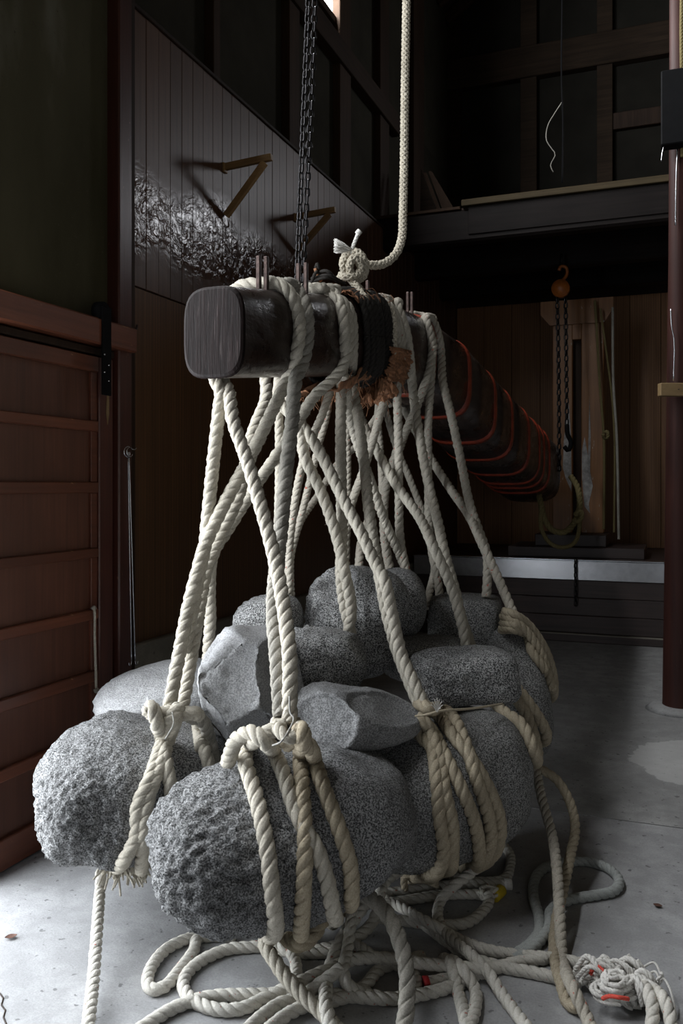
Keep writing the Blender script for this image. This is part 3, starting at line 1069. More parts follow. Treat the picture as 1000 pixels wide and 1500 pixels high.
def stone(key, label, c_px, F, rad, yaw=0, roll=0, pitch=0, p=2.4, seed=1, amp=0.05, mat='granite', cuts=(), sub=5, freq=1.0, rough=0.02, taper=0.0):
    c = P(c_px[0], c_px[1], F)
    bm = bmesh.new()
    bmesh.ops.create_icosphere(bm, subdivisions=sub, radius=1.0)
    off = Vector((seed * 7.13, seed * 3.7, seed * 1.9))
    rm = Matrix.Rotation(R(yaw + YAW), 3, 'Z') @ Matrix.Rotation(R(-roll), 3, 'Y') @ Matrix.Rotation(R(pitch), 3, 'X')
    mean = (rad[0] * rad[1] * rad[2]) ** (1 / 3)
    for v in bm.verts:
        d = v.co.normalized()
        r = (abs(d.x) ** p + abs(d.y) ** p + abs(d.z) ** p) ** (-1 / p)
        q = d * r
        for (n, dist) in cuts:
            n = Vector(n).normalized()
            h = q.dot(n) - dist
            if h > -0.06:
                q -= n * (h + 0.06 if h > 0.06 else (h + 0.06) ** 2 / 0.24)
        if taper:
            s = 1 - taper * (q.x + 1) / 2
            q = Vector((q.x, q.y * s, q.z * s))
        w = Vector((q.x * rad[0], q.y * rad[1], q.z * rad[2]))
        s1 = noise.noise(w * (3.2 * freq) + off) * amp
        s2 = noise.noise(w * (8 * freq) + off * 2) * amp * 0.35
        s3 = (noise.fractal(w * 42 + off, 0.8, 2.1, 3)) * rough * 0.35 * min(1.0, max(0.22, 0.45 - 0.9 * q.x))
        w += d * (s1 + s2) * (mean / 0.2) + d * s3
        v.co = rm @ w
    c = fit_to(bm, c, FIT[key])
    bmesh.ops.recalc_face_normals(bm, faces=bm.faces)
    me = bpy.data.meshes.new('boulder')
    bm.to_mesh(me)
    bm.free()
    me.materials.append(M[mat])
    for f in me.polygons:
        f.use_smooth = True
    o = link_mesh('boulder', me, c)
    tag(o, label, 'boulder', 'boulders hung from the lever')
    register(key, o)
    return o


stone('S1', 'largest rough granite boulder at the front, wrapped in thick rope', (412, 1234), 2.30, (0.415, 0.255, 0.225), 30, 2, 0, 2.7, 1, 0.035, 'granite_rough', sub=6, rough=0.042)
stone('S2', 'large pitted boulder at the left with a frayed knot beneath', (197, 1160), 2.62, (0.375, 0.27, 0.232), 28, 4, 0, 2.7, 2, 0.035, 'granite_rough', sub=6, rough=0.036)
stone('S3', 'pale rounded boulder at the back left nearest the sliding door', (238, 1022), 3.05, (0.28, 0.22, 0.135), 18, 10, 0, 2.3, 3, 0.03, 'stone_pale')
stone('S4', 'pale angular boulder with broken facets in the middle left', (363, 1006), 2.62, (0.185, 0.17, 0.215), 10, -6, 0, 3.4, 4, 0.05, 'stone_pale',
      cuts=(((0.7, -0.75, 0.25), 0.80), ((-0.35, -0.9, 0.15), 0.82), ((0.2, -0.75, -0.75), 0.82), ((-0.8, -0.3, 0.6), 0.92), ((0.75, -0.2, -0.7), 0.86), ((-0.7, -.3, -0.7), 0.86)), rough=0.02)
stone('S5', 'small flattish boulder peeking up behind the angular pale one', (395, 908), 3.05, (0.14, 0.13, 0.10), 0, 10, 0, 2.4, 5, 0.04, 'granite')
stone('S6', 'blocky speckled boulder right of the angular pale one', (474, 966), 2.85, (0.155, 0.14, 0.122), 14, -8, 0, 4.6, 6, 0.05, 'granite', rough=0.04, cuts=(((0.8, -0.5, 0.6), 1.12), ((0.5, -0.8, -0.2), 1.1)))
stone('S7', 'tall rounded granite boulder topping the pile', (518, 912), 3.15, (0.19, 0.18, 0.215), 10, -12, 0, 3.0, 7, 0.06, 'granite', rough=0.04, cuts=(((-0.7, -0.3, 0.75), 1.0), ((0.7, -0.6, 0.2), 1.05)))
stone('S8', 'smooth boulder with a pointed right end above the front one', (522, 1052), 2.56, (0.205, 0.15, 0.116), 12, -4, 0, 2.6, 8, 0.05, 'stone_smooth',
      cuts=(((0.45, -0.6, 0.75), 0.80), ((-0.7, -0.7, 0.1), 0.82)), taper=0.35)
stone('S9', 'flat dark boulder wedged beneath the topmost ones', (622, 962), 3.22, (0.175, 0.16, 0.085), 0, 6, 0, 2.6, 9, 0.03, 'stone_dark')
stone('S7b', 'round boulder tucked behind the tall topmost one', (590, 882), 3.42, (0.115, 0.15, 0.142), 0, 0, 0, 2.5, 10, 0.03, 'granite')
stone('S10', 'loaf-shaped granite boulder lying on the right of the pile', (682, 992), 2.96, (0.20, 0.15, 0.108), 6, 4, 0, 4.8, 11, 0.035, 'granite', rough=0.04)
stone('S11', 'square-shouldered boulder at the upper right of the pile', (680, 910), 3.55, (0.165, 0.15, 0.13), -14, 0, 0, 6.0, 12, 0.025, 'stone_dark', rough=0.03)
stone('S12', 'dark boulder at the far right under coils of rope', (758, 1018), 3.45, (0.15, 0.25, 0.285), 0, 16, 0, 2.6, 13, 0.03, 'stone_dark')
stone('S13', 'big dark boulder at the lower right bound with five turns of rope', (640, 1148), 2.80, (0.36, 0.29, 0.262), 26, 6, 0, 2.6, 14, 0.03, 'stone_dark', sub=6)

# ================================================================ ROPE SLINGS
RR = 0.0205


def over(y, a0, a1, n=5, off=0.018, dy=0.0):
    """rope lying on the lever: from angle a0 to a1 at length y"""
    return [beam_pt(y + dy * i / (n - 1), a0 + (a1 - a0) * i / (n - 1), off) for i in range(n)]


def sling(label, knot):
    t = empty('rope_sling', P(*knot))
    return tag(t, label, 'rope', 'rope slings over the lever')


def yb(F):
    return (F - 0.41) / 0.9323


def under(x):
    """rope coming down the hidden left side of the lever, leaving its lower edge in column x"""
    best = min((abs(HX + FPX * (q - CAMP).dot(RT) / (q - CAMP).dot(FW) - x), y) for y in np.linspace(Ya + 0.12, 6.0, 160) for q in (beam_pt(y, 226, 0.018),))[1]
    return [beam_pt(best, a, 0.018) for a in (150, 185, 226)]


def strand(t, items, mat='rope', rad=RR, name='rope_strand', lay=1, fuzz=1.0):
    return rope(name, path(items, rad), rad, M[mat], t, lay, fuzz)


def wrap(t, items, mat='rope', rad=RR, lay=1, fuzz=1.0, name='stone_wrap'):
    return rope(name, path(items, rad), rad, M[mat], t, lay, fuzz)


# --- sling round the left boulder
A = sling('rope sling running down to the pitted left boulder and its frayed knot', (247, 1040, 2.4))
strand(A, over(yb(2.58), 205, 60, 6) + [(422, 440, 'beam'), (431, 476, 'beam'), (428, 510, 'beam'), (417, 548, 'beam'), (404, 591, None), (368, 666, None), (335, 726, None), (302, 795, 2.50), (290, 834, None), (275, 894, None), (262, 960, None), (248, 1035, 2.42)])
strand(A, under(389) + [(389, 585, None), (377, 615, None), (365, 651, None), (350, 726, None), (325, 780, None), (303, 834, None), (293, 885, None), (283, 945, None), (272, 1010, None), (266, 1040, 2.46)])
strand(A, under(316) + [(324, 575, None), (322, 590, None), (311, 690, None), (304, 760, None), (300, 800, None), (290, 850, None), (281, 900, None), (270, 955, 2.52)])
wrap(A, [(292, 1100, 'S2'), (284, 1060, 'S2'), (268, 1044, 2.46), (250, 1043, 2.40), (232, 1046, 'S2'), (217, 1044, 'S2'), (222, 1033, 2.36), (230, 1060, 2.36), (235, 1085, 'S2'), (242, 1128, 'S2'), (246, 1160, 'S2'), (244, 1195, 'S2'), (238, 1225, 'S2')])
wrap(A, [(262, 1036, 2.40), (252, 1050, 2.37), (238, 1088, 'S2'), (216, 1140, 'S2'), (203, 1185, 'S2'), (196, 1225, 'S2'), (182, 1256, 'S2'), (165, 1272, 2.50)])
wrap(A, [(258, 1052, 2.40), (246, 1090, 'S2'), (232, 1128, 'S2'), (217, 1168, 'S2'), (208, 1215, 'S2'), (205, 1250, 'S2'), (206, 1282, 2.5)])
wrap(A, [(268, 1046, 2.44), (284, 1044, 2.42), (292, 1076, 'S2'), (300, 1112, 'S2'), (306, 1140, 'S2')])
wrap(A, [(278, 1050, 2.46), (296, 1056, 2.5), (304, 1090, 'S2'), (312, 1125, 'S2')], mat='rope_dark')
strand(A, [(166, 1270, 2.50), (150, 1272, 2.50), (147, 1300, 2.49), (143, 1350, 2.36), (137, 1430, 2.17), (128, 1512, 1.98)], name='rope_tail', rad=0.0165, mat='rope_white')
rr = random.Random(8)
c0 = P(168, 1268, 2.46)
paths = []
for i in range(64):
    d = (RT * rr.uniform(-0.9, 1.1) - UP * rr.uniform(0.1, 1.0) - FW * rr.uniform(0.0, 0.7)).normalized()
    s = c0 + RT * rr.uniform(-0.03, 0.085) + UP * rr.uniform(-0.012, 0.03)
    L = rr.uniform(0.02, 0.06)
    paths.append([s, s + d * L * 0.6 - UP * 0.002, s + d * L - UP * rr.uniform(0.006, 0.02)])
v, f = yarn_arrays(paths, 0.0042)
o = mesh_obj('frayed_end', v, f, M['rope'], A, True)
o['kind'] = 'stuff'
tube('tie_cord', [P(252, 1043, 2.36), P(254, 1060, 2.33), P(247, 1074, 2.34), P(242, 1082, 2.36)], 0.002, M['cord'], A, 6, 0.006)

# --- sling round the front boulder
B = sling('rope sling running down to the front boulder with four visible turns', (425, 1070, 2.1))
strand(B, over(yb(2.64), 205, 60, 6) + [(428, 428, 'beam'), (440, 455, 'beam'), (442, 489, 'beam'), (437, 524, 'beam'), (433, 556, 'beam'), (428, 615, None), (419, 690, None), (411, 780, None), (404, 840, 2.42), (401, 900, None), (406, 960, None), (412, 1050, 2.12)], mat='rope_dark', rad=0.0225)
strand(B, under(326) + [(335, 575, None), (341, 615, None), (362, 675, None), (380, 735, None), (398, 801, None), (408, 845, 2.30), (417, 900, None), (424, 960, None), (424, 1060, 2.10)])
wrap(B, [(336, 1125, 'S1'), (338, 1104, 'S1'), (346, 1084, 2.14), (370, 1073, 2.10), (386, 1085, 2.07), (401, 1110, 'S1'), (416, 1139, 'S1'), (440, 1202, 'S1'), (458, 1244, 'S1'), (475, 1286, 'S1'), (487, 1326, 'S1'), (492, 1345, 2.33), (487, 1352, 2.5)])
wrap(B, [(418, 1062, 2.10), (398, 1070, 2.09), (378, 1082, 2.09), (367, 1100, 'S1'), (365, 1125, 'S1'), (374, 1178, 'S1'), (388, 1244, 'S1'), (397, 1300, 'S1'), (399, 1345, 'S1'), (396, 1372, 2.22), (388, 1384, 2.32)])
wrap(B, [(420, 1090, 2.13), (432, 1080, 2.08), (443, 1066, 2.05), (444, 1085, 2.04), (440, 1115, 'S1'), (440, 1160, 'S1'), (443, 1230, 'S1'), (444, 1300, 'S1'), (443, 1350, 'S1'), (443, 1364, 2.30), (445, 1366, 2.45)], mat='rope_tan')
wrap(B, [(440, 1078, 2.10), (452, 1092, 2.08), (462, 1122, 'S1'), (475, 1160, 'S1'), (496, 1223, 'S1'), (507, 1270, 'S1'), (510, 1305, 'S1'), (506, 1325, 2.38), (498, 1335, 2.5)], mat='rope_tan')
wrap(B, [(400, 1345, 2.42), (414, 1366, 2.30), (428, 1381, 2.24), (445, 1383, 2.22), (462, 1366, 2.24), (476, 1340, 2.28), (488, 1318, 2.32), (500, 1308, 2.30), (510, 1306, 2.26)], mat='rope_tan')
strand(B, [(500, 1312, 2.32), (515, 1307, 2.27), (540, 1314, 2.20), (568, 1340, 2.14), (587, 1384, 2.08), (596, 1430, 2.03), (595, 1475, 2.00), (588, 1530, 1.97)], name='rope_tail', mat='rope_dark')
strand(B, [(394, 1362, 2.30), (388, 1382, 2.24), (400, 1404, 2.19), (418, 1430, 2.15), (446, 1460, 2.10), (478, 1490, 2.05), (505, 1520, 1.98)], name='rope_tail', rad=0.019)
wrap(B, [(404, 1058, 2.12), (410, 1072, 2.06), (425, 1082, 2.04), (438, 1072, 2.06), (432, 1058, 2.12)], rad=0.016)
tube('tie_cord', [P(399, 1092, 2.05), P(412, 1086, 2.03), (P(424, 1068, 2.04)), P(430, 1052, 2.06), P(425, 1044, 2.07), P(424, 1020, 2.09)], 0.0022, M['cord'], B, 6, 0.006)

# --- slings round the lower right boulder
C = sling('rope sling running down to the big dark boulder at the lower right', (620, 1045, 2.6))
strand(C, over(yb(3.02), 205, 60, 6) + [(478, 425, 'beam'), (504, 455, 'beam'), (510, 493, 'beam'), (509, 519, 'beam'), (514, 552, 'beam'), (525, 615, None), (534, 684, None), (540, 744, None), (549, 804, None), (558, 855, 2.80), (568, 905, None), (584, 960, 2.72), (600, 1000, None), (616, 1038, 2.60)])
strand(C, under(424) + [(424, 590, None), (437, 614, None), (467, 660, None), (500, 726, None), (530, 783, None), (552, 830, None), (563, 850, 2.68), (574, 900, None), (588, 960, 2.66), (606, 1000, None), (624, 1040, 2.58)])
wrap(C, [(612, 1030, 2.60), (628, 1038, 2.56), (645, 1044, 'S13'), (665, 1063, 'S13'), (680, 1096, 'S13'), (690, 1135, 'S13'), (704, 1174, 'S13'), (712, 1204, 'S13'), (712, 1230, 'S13'), (708, 1246, 'S13'), (700, 1257, 'S13'), (690, 1266, 'S13'), (680, 1268, 2.95)], mat='rope_tan')
wrap(C, [(618, 1040, 2.60), (640, 1054, 'S13'), (662, 1082, 'S13'), (684, 1110, 'S13'), (704, 1146, 'S13'), (720, 1180, 'S13'), (726, 1208, 'S13'), (724, 1228, 'S13'), (719, 1242, 'S13'), (710, 1252, 'S13'), (700, 1258, 2.95)], mat='rope_tan')
wrap(C, [(612, 1046, 2.62), (621, 1057, 2.56), (635, 1078, 'S13'), (650, 1111, 'S13'), (671, 1153, 'S13'), (688, 1198, 'S13'), (697, 1234, 'S13'), (697, 1254, 'S13'), (691, 1267, 'S13'), (681, 1272, 'S13'), (670, 1270, 2.95)], mat='rope_tan')
wrap(C, [(610, 1060, 2.62), (616, 1078, 2.58), (631, 1099, 'S13'), (637, 1144, 'S13'), (642, 1192, 'S13'), (645, 1240, 'S13'), (643, 1260, 'S13'), (634, 1274, 'S13'), (618, 1283, 'S13'), (600, 1286, 2.75)], mat='rope_tan')
wrap(C, [(614, 1050, 2.64), (626, 1064, 2.58), (642, 1110, 'S13'), (651, 1162, 'S13'), (658, 1204, 'S13'), (658, 1245, 'S13'), (656, 1262, 'S13'), (648, 1275, 'S13'), (634, 1283, 'S13'), (620, 1286, 2.85)], mat='rope_tan')
wrap(C, [(636, 1300, 2.62), (638, 1290, 2.63), (622, 1284, 2.68), (600, 1282, 2.7), (592, 1285, 2.7), (593, 1304, 2.7)], rad=0.012, mat='rope_tan', name='rope_end')
strand(C, [(690, 1262, 2.80), (712, 1248, 2.74), (716, 1256, 2.68), (690, 1278, 2.62), (664, 1298, 2.58), (646, 1318, 2.58), (641, 1344, 'g+0.02'), (657, 1372, 'g+0.02'), (688, 1398, 'g+0.03'), (714, 1424, 'g+0.02'), (736, 1458, 'g'), (775, 1510, 'g')], name='rope_tail', mat='rope_white', rad=0.0165)
tcd = tube('tie_cord', [P(608, 1049, 2.55), P(628, 1046, 2.52), P(642, 1042, 2.53), P(690, 1038, 2.62), P(735, 1031, 2.75)], 0.0035, M['rope_tan'], C, 6, 0.01)
tuft = [[P(640, 1043, 2.52), P(640 + dx, 1034 + dy, 2.51), P(640 + dx * 1.7, 1031 + dy * 1.6, 2.50)] for dx, dy in ((-4, -2), (-2, -4), (0, -5), (2, -4), (4, -2), (-5, 1), (5, 1), (3, 4))]
v, f = yarn_arrays(tuft, 0.0016, 5, 0.004)
mesh_obj('cord_tuft', v, f, M['yarn'], tcd, True)

# --- sling going into the pile in front of the tall boulder
D = sling('rope sling of two strands passing in front of the tall topmost boulder', (513, 915, 2.85))
strand(D, over(yb(2.92), 205, 60, 6) + [(458, 424, 'beam'), (482, 433, 'beam'), (495, 462, 'beam'), (498, 502, 'beam'), (498, 548, 'beam'), (499, 631, None), (500, 720, None), (501, 780, None), (499, 840, 2.88), (503, 880, None), (513, 925, 2.93), (515, 955, 2.94)])
strand(D, under(408) + [(408, 585, None), (437, 622, None), (446, 669, None), (470, 720, None), (494, 789, None), (505, 840, 2.86), (514, 890, None), (510, 928, 2.93), (508, 955, 2.94)])

# --- slings to the right part of the pile
E = sling('rope sling ending between the loaf-shaped and square-shouldered boulders', (688, 940, 3.15))
strand(E, over(yb(3.62), 205, 60, 6) + [(577, 452, 'beam'), (587, 480, 'beam'), (593, 515, 'beam'), (598, 552, 'beam'), (609, 606, None), (618, 660, None), (630, 720, None), (642, 768, None), (651, 810, 3.25), (666, 864, None), (676, 905, None), (690, 948, 3.14), (694, 975, 3.14)])
strand(E, under(524) + [(524, 600, None), (531, 620, None), (579, 708, None), (615, 759, None), (636, 804, 3.12), (660, 858, None), (674, 905, None), (684, 950, 3.12), (688, 975, 3.13)])

Fs_ = sling('rope sling running to the far right boulder with hanging tails', (745, 895, 3.3))
strand(Fs_, over(yb(4.00), 205, 50, 6) + [(633, 466, 'beam'), (637, 492, 'beam'), (641, 519, 'beam'), (648, 556, None), (660, 606, None), (675, 675, None), (687, 735, None), (700, 774, None), (713, 812, 3.5), (714, 840, None), (712, 875, 3.45)], mat='rope_fleck', rad=0.0195)
strand(Fs_, under(586) + [(586, 590, None), (608, 630, None), (633, 675, None), (660, 717, None), (687, 756, None), (708, 801, 3.45), (727, 842, None), (740, 872, None), (753, 902, 3.28)], mat='rope_fleck', rad=0.0195)
for i, pts in enumerate(([(738, 896, 3.30), (752, 900, 3.26), (774, 916, 'S12'), (798, 952, 'S12'), (810, 990, 'S12'), (811, 1014, 3.40), (806, 1024, 3.55)],
                         [(736, 902, 3.31), (750, 908, 3.26), (770, 924, 'S12'), (791, 955, 'S12'), (803, 988, 'S12'), (804, 1012, 'S12')],
                         [(736, 912, 3.32), (752, 916, 3.25), (774, 936, 'S12'), (786, 958, 'S12'), (796, 982, 'S12')],
                         [(734, 922, 3.33), (752, 922, 3.25), (768, 934, 'S12'), (776, 958, 'S12'), (788, 976, 'S12'), (800, 984, 'S12')])):
    wrap(Fs_, pts, mat='rope_tan', rad=0.0185)
wrap(Fs_, [(745, 1010, 3.1), (757, 1026, 3.05), (771, 1047, 3.02), (782, 1078, 3.0), (787, 1104, 3.02), (784, 1118, 3.08)], mat='rope_tan')
wrap(Fs_, [(757, 1008, 3.15), (769, 1022, 3.10), (788, 1050, 3.08), (799, 1070, 3.08), (799, 1084, 3.12), (788, 1086, 3.25)], mat='rope_tan')
wrap(Fs_, [(716, 1018, 2.9), (727, 1032, 'S13'), (742, 1046, 'S13'), (756, 1064, 'S13'), (768, 1084, 'S13'), (776, 1104, 'S13'), (782, 1120, 3.05)], mat='rope_tan')
strand(Fs_, [(776, 1112, 3.02), (783, 1124, 3.0), (793, 1168, None), (808, 1222, None), (815, 1270, None), (819, 1332, None), (823, 1400, 2.33), (838, 1446, 'g+0.05'), (858, 1488, 'g+0.01'), (876, 1530, 'g')], name='rope_tail', mat='rope_fleck', rad=0.0165)
strand(Fs_, [(774, 1120, 3.06), (790, 1126, 3.0), (814, 1141, 2.97), (834, 1174, 2.92), (842, 1210, 2.86), (834, 1258, None), (824, 1305, None), (813, 1360, None), (812, 1400, 2.33), (822, 1440, 'g+0.02'), (832, 1470, 'g'), (846, 1475, 'g+0.01')], name='rope_tail', mat='rope_tan', rad=0.0165)

# --- slings that carry the stones at the back of the pile
H = sling('rope sling crossing to the back left of the pile by the pale boulder', (306, 935, 2.75))
strand(H, over(yb(2.98), 205, 60, 6) + [(474, 428, 'beam'), (494, 447, 'beam'), (504, 478, 'beam'), (503, 510, 'beam'), (492, 540, 'beam'), (461, 580, None), (440, 612, None), (416, 651, None), (377, 708, None), (333, 777, None), (312, 812, 2.75), (307, 870, None), (308, 905, None), (305, 950, 2.86), (304, 990, 2.92)])
strand(H, under(408) + [(408, 590, None), (409, 640, None), (409, 700, None), (407, 780, None), (404, 840, None), (402, 900, 2.90)], rad=0.016)

I = sling('thinner red-flecked rope sling falling to the small flattish boulder', (424, 885, 3.0))
strand(I, [(495, 535, 'beam'), (488, 560, 3.06), (470, 612, None), (455, 645, None), (443, 680, None), (432, 735, None), (424, 800, 3.05), (424, 850, None), (422, 895, 3.05)], mat='rope_fleck', rad=0.0155)
strand(I, under(570) + [(570, 585, None), (550, 612, None), (525, 650, None), (494, 680, None), (464, 728, None), (440, 764, None), (427, 806, None), (425, 850, None), (428, 895, 3.10)], mat='rope_fleck', rad=0.0155)
strand(I, under(480) + [(480, 600, None), (466, 655, None), (455, 700, None), (440, 760, None), (429, 800, 3.2), (420, 850, 3.15), (418, 890, 3.1)], mat='rope_fleck', rad=0.0145)

J = sling('red-flecked rope sling falling behind the tall topmost boulder', (595, 838, 3.45))
strand(J, over(yb(3.52), 205, 60, 6) + [(560, 445, 'beam'), (573, 462, 'beam'), (582, 492, 'beam'), (582, 530, 'beam'), (582, 560, None), (583, 630, None), (584, 720, None), (586, 790, None), (596, 842, 3.45)], mat='rope_fleck', rad=0.0185)
strand(J, over(yb(3.96), 205, 50, 6) + [(622, 466, 'beam'), (628, 500, 'beam'), (625, 535, 'beam'), (614, 585, None), (600, 620, None), (585, 651, None), (572, 690, None), (564, 720, None), (562, 770, None), (566, 810, None), (572, 838, 3.6)], mat='rope_fleck', rad=0.0195, fuzz=2.0)
strand(J, [(500, 545, 'beam'), (516, 625, 3.2), (530, 670, None), (546, 714, None), (564, 765, None), (582, 805, None), (596, 840, 3.5)], mat='rope', rad=0.0185, fuzz=2.2)
strand(J, over(yb(3.48), 205, 60, 6) + [(553, 443, 'beam'), (570, 465, 'beam'), (577, 494, 'beam'), (576, 528, 'beam'), (567, 556, 'beam'), (560, 594, None), (546, 645, None), (532, 690, None), (514, 740, None), (507, 780, None), (506, 830, 3.3)], mat='rope_fleck', rad=0.0175)
strand(J, under(553) + [(553, 610, None), (557, 660, None), (560, 720, None), (566, 790, None), (570, 836, 3.6)], mat='rope_fleck', rad=0.0165)
strand(J, under(508) + [(508, 620, None), (509, 690, None), (507, 760, None), (500, 830, 3.4), (490, 860, 3.4)], mat='rope_fleck', rad=0.0155)

K = sling('red-flecked rope sling ending left of the square-shouldered boulder', (627, 878, 3.6))
strand(K, over(yb(3.98), 205, 50, 6) + [(620, 470, 'beam'), (627, 500, 'beam'), (627, 545, 'beam'), (627, 620, None), (627, 675, None), (628, 765, None), (633, 812, None), (640, 845, None), (645, 885, 3.65)], mat='rope_fleck', rad=0.0185)
strand(K, under(562) + [(562, 590, None), (579, 651, None), (600, 702, None), (624, 765, None), (634, 800, None), (636, 835, None), (630, 862, None), (624, 890, 3.6)], mat='rope_fleck', rad=0.0165)
strand(K, under(606) + [(606, 600, None), (592, 640, None), (577, 680, None), (556, 720, None), (540, 760, None), (528, 800, 3.7), (525, 840, 3.6)], mat='rope_fleck', rad=0.0185, fuzz=1.6)

# ================================================================ LASHING, KNOT AND BRAIDED ROPE
LA = empty('rope_lashing', beam_pt(yb(3.25), 90))
tag(LA, 'black rope lashing with torn brown bark bound round the lever', 'lashing')
for i in range(9):
    y = yb(3.14) + i * 0.026
    pts = [beam_pt(y + 0.012 * math.sin(a / 57.3 + i) + 0.05 * math.sin(R(a)) * -0.6, a, 0.014 + 0.006 * ((i * 7) % 3)) for a in range(0, 361, 20)]
    rope('lashing_turn', pts, 0.0125, M['rope_black'], LA, 1, 0.5)
rr = random.Random(3)
# ragged bark sheets, thick and curled
def bark(y0, y1, a0, a1, off, seed, droop=0.0, nu=56, nv=40):
    r_ = random.Random(seed)
    V = []
    for s in (0, 1):
        for i in range(nu + 1):
            for j in range(nv + 1):
                u, w = i / nu, j / nv
                a = a0 + (a1 - a0) * u
                edge = 0.03 * noise.noise(Vector((u * 7, seed, 1.0))) + 0.02 * noise.noise(Vector((u * 23, seed, 2.0)))
                y = y0 + (y1 - y0) * w + (edge if w > 0.5 else -edge) * abs(w - 0.5) * 2
                h = off + 0.020 * noise.noise(Vector((u * 5, w * 4, seed * 2.0))) + 0.008 * noise.noise(Vector((u * 15, w * 9, seed)))
                p = beam_pt(y, a, h + (0.005 if s else 0))
                p.z -= droop * (abs(w - 0.5) * 2) ** 2 + droop * 0.7 * noise.noise(Vector((u * 7, w * 6, seed + 4)))
                V.append(p)
    n = (nu + 1) * (nv + 1)
    Fc = []
    for i in range(nu):
        for j in range(nv):
            q = [i * (nv + 1) + j, i * (nv + 1) + j + 1, (i + 1) * (nv + 1) + j + 1, (i + 1) * (nv + 1) + j]
            Fc.append(q)
            Fc.append([t + n for t in q][::-1])
    def idx(i, j, s): return s * n + i * (nv + 1) + j
    for i in range(nu):
        Fc.append([idx(i, 0, 0), idx(i + 1, 0, 0), idx(i + 1, 0, 1), idx(i, 0, 1)])
        Fc.append([idx(i, nv, 1), idx(i + 1, nv, 1), idx(i + 1, nv, 0), idx(i, nv, 0)])
    for j in range(nv):
        Fc.append([idx(0, j, 1), idx(0, j + 1, 1), idx(0, j + 1, 0), idx(0, j, 0)])
        Fc.append([idx(nu, j, 0), idx(nu, j + 1, 0), idx(nu, j + 1, 1), idx(nu, j, 1)])
    return mesh_obj('bark_wrap', V, Fc, M['bark'], LA, True)


bark(yb(2.95), yb(3.42), 208, 318, 0.020, 1, 0.035)
bark(yb(3.22), yb(3.46), 262, 318, 0.035, 2, 0.05)
bark(yb(3.30), yb(3.52), 316, 350, 0.040, 5, 0.0)
bark(yb(3.08), yb(3.36), 40, 130, 0.018, 3, 0.0)
# hanging fibre shreds
paths = []
for i in range(120):
    y = rr.uniform(yb(3.0), yb(3.48))
    p = beam_pt(y, rr.uniform(225, 325), rr.uniform(0.02, 0.07))
    L = rr.uniform(0.02, 0.085)
    q = p + Vector((rr.uniform(-.02, .02), rr.uniform(-.02, .02), -L * 0.5))
    paths.append([p, q, q + Vector((rr.uniform(-.025, .025), rr.uniform(-.025, .025), -L * 0.5))])
for i in range(70):
    y = rr.uniform(yb(3.05), yb(3.42))
    p = beam_pt(y, rr.uniform(40, 110), rr.uniform(0.01, 0.03))
    q = p + Vector((rr.uniform(-.03, .03), rr.uniform(-.03, .03), rr.uniform(0, .02)))
    paths.append([p, q, q + Vector((rr.uniform(-.03, .03), rr.uniform(-.02, .03), rr.uniform(-.02, .02)))])
v, f = yarn_arrays(paths, 0.0013, 4, 0.012)
o = mesh_obj('bark_fibre', v, f, M['bark'], LA, True)
o['kind'] = 'stuff'
# bow of dark cord ends on top
for i, (x0, y0, x1, y1) in enumerate(((452, 414, 500, 412), (456, 408, 505, 416), (460, 402, 498, 420), (468, 400, 462, 392), (455, 418, 470, 404))):
    tube('cord_end', [P(x0, y0, 3.1), P((x0 + x1) / 2, min(y0, y1) - 5, 3.06), P(x1, y1, 3.12)], 0.006, M['rope_black'], LA, 6, 0.01)
tube('cord_end', [P(470, 412, 3.1), P(465, 402, 3.08), P(461, 393, 3.07)], 0.006, M['bark'], LA, 6, 0.01)


def braid_arrays(pts, R0, pitch=0.075, ns=4, k=6, sr=None):
    c, s = resample(catmull(pts), pitch / 14)
    t, N, B = frames(c)
    sr = sr or R0 * 0.36
    V, Fc, base = [], [], 0
    for hand in (1, -1):
        for q in range(ns):
            ph = hand * 2 * np.pi * s / pitch + q * 2 * np.pi / ns
            wob = np.cos(ns * 2 * np.pi * s / pitch * 1.0 + (0 if hand > 0 else np.pi) + q * np.pi)
            r = R0 * (0.66 + 0.12 * wob)
            cc = c + r[:, None] * (np.cos(ph)[:, None] * N + np.sin(ph)[:, None] * B)
            v, f = tube_arrays(cc, sr, k)
            V.append(v)
            Fc += [[w + base for w in ff] for ff in f]
            base += len(v)
    v, f = tube_arrays(c, R0 * 0.6, 8)
    V.append(v)
    Fc += [[w + base for w in ff] for ff in f]
    return np.concatenate(V), Fc


BR = empty('braided_rope', P(518, 400, 3.25))
tag(BR, 'pale braided rope hanging from above to a knot on the lever', 'rope')
R0 = 0.0165
main = [P(595, -180, 3.45), P(595, 0, 3.45), P(593, 120, 3.44), P(591.5, 240, 3.42), P(590, 310, 3.40), P(588, 350, 3.38), P(578, 374, 3.34), P(560, 387, 3.30), P(540, 388, 3.27), P(524, 384, 3.25)]
v, f = braid_arrays(main, R0)
mesh_obj('line', v, f, M['rope_braid'], BR, True)
kn = [(505, 400), (502, 385), (508, 372), (520, 368), (530, 376), (535, 390), (532, 404), (522, 410), (514, 402), (512, 388), (518, 378), (526, 384), (528, 396), (520, 404), (508, 406), (498, 404)]
dep = [3.25, 3.22, 3.20, 3.19, 3.19, 3.20, 3.22, 3.20, 3.17, 3.16, 3.16, 3.17, 3.18, 3.17, 3.16, 3.20]
v, f = braid_arrays([P(x, y, d) for (x, y), d in zip(kn, dep)], R0 * 0.92)
mesh_obj('knot', v, f, M['rope_braid'], BR, True)
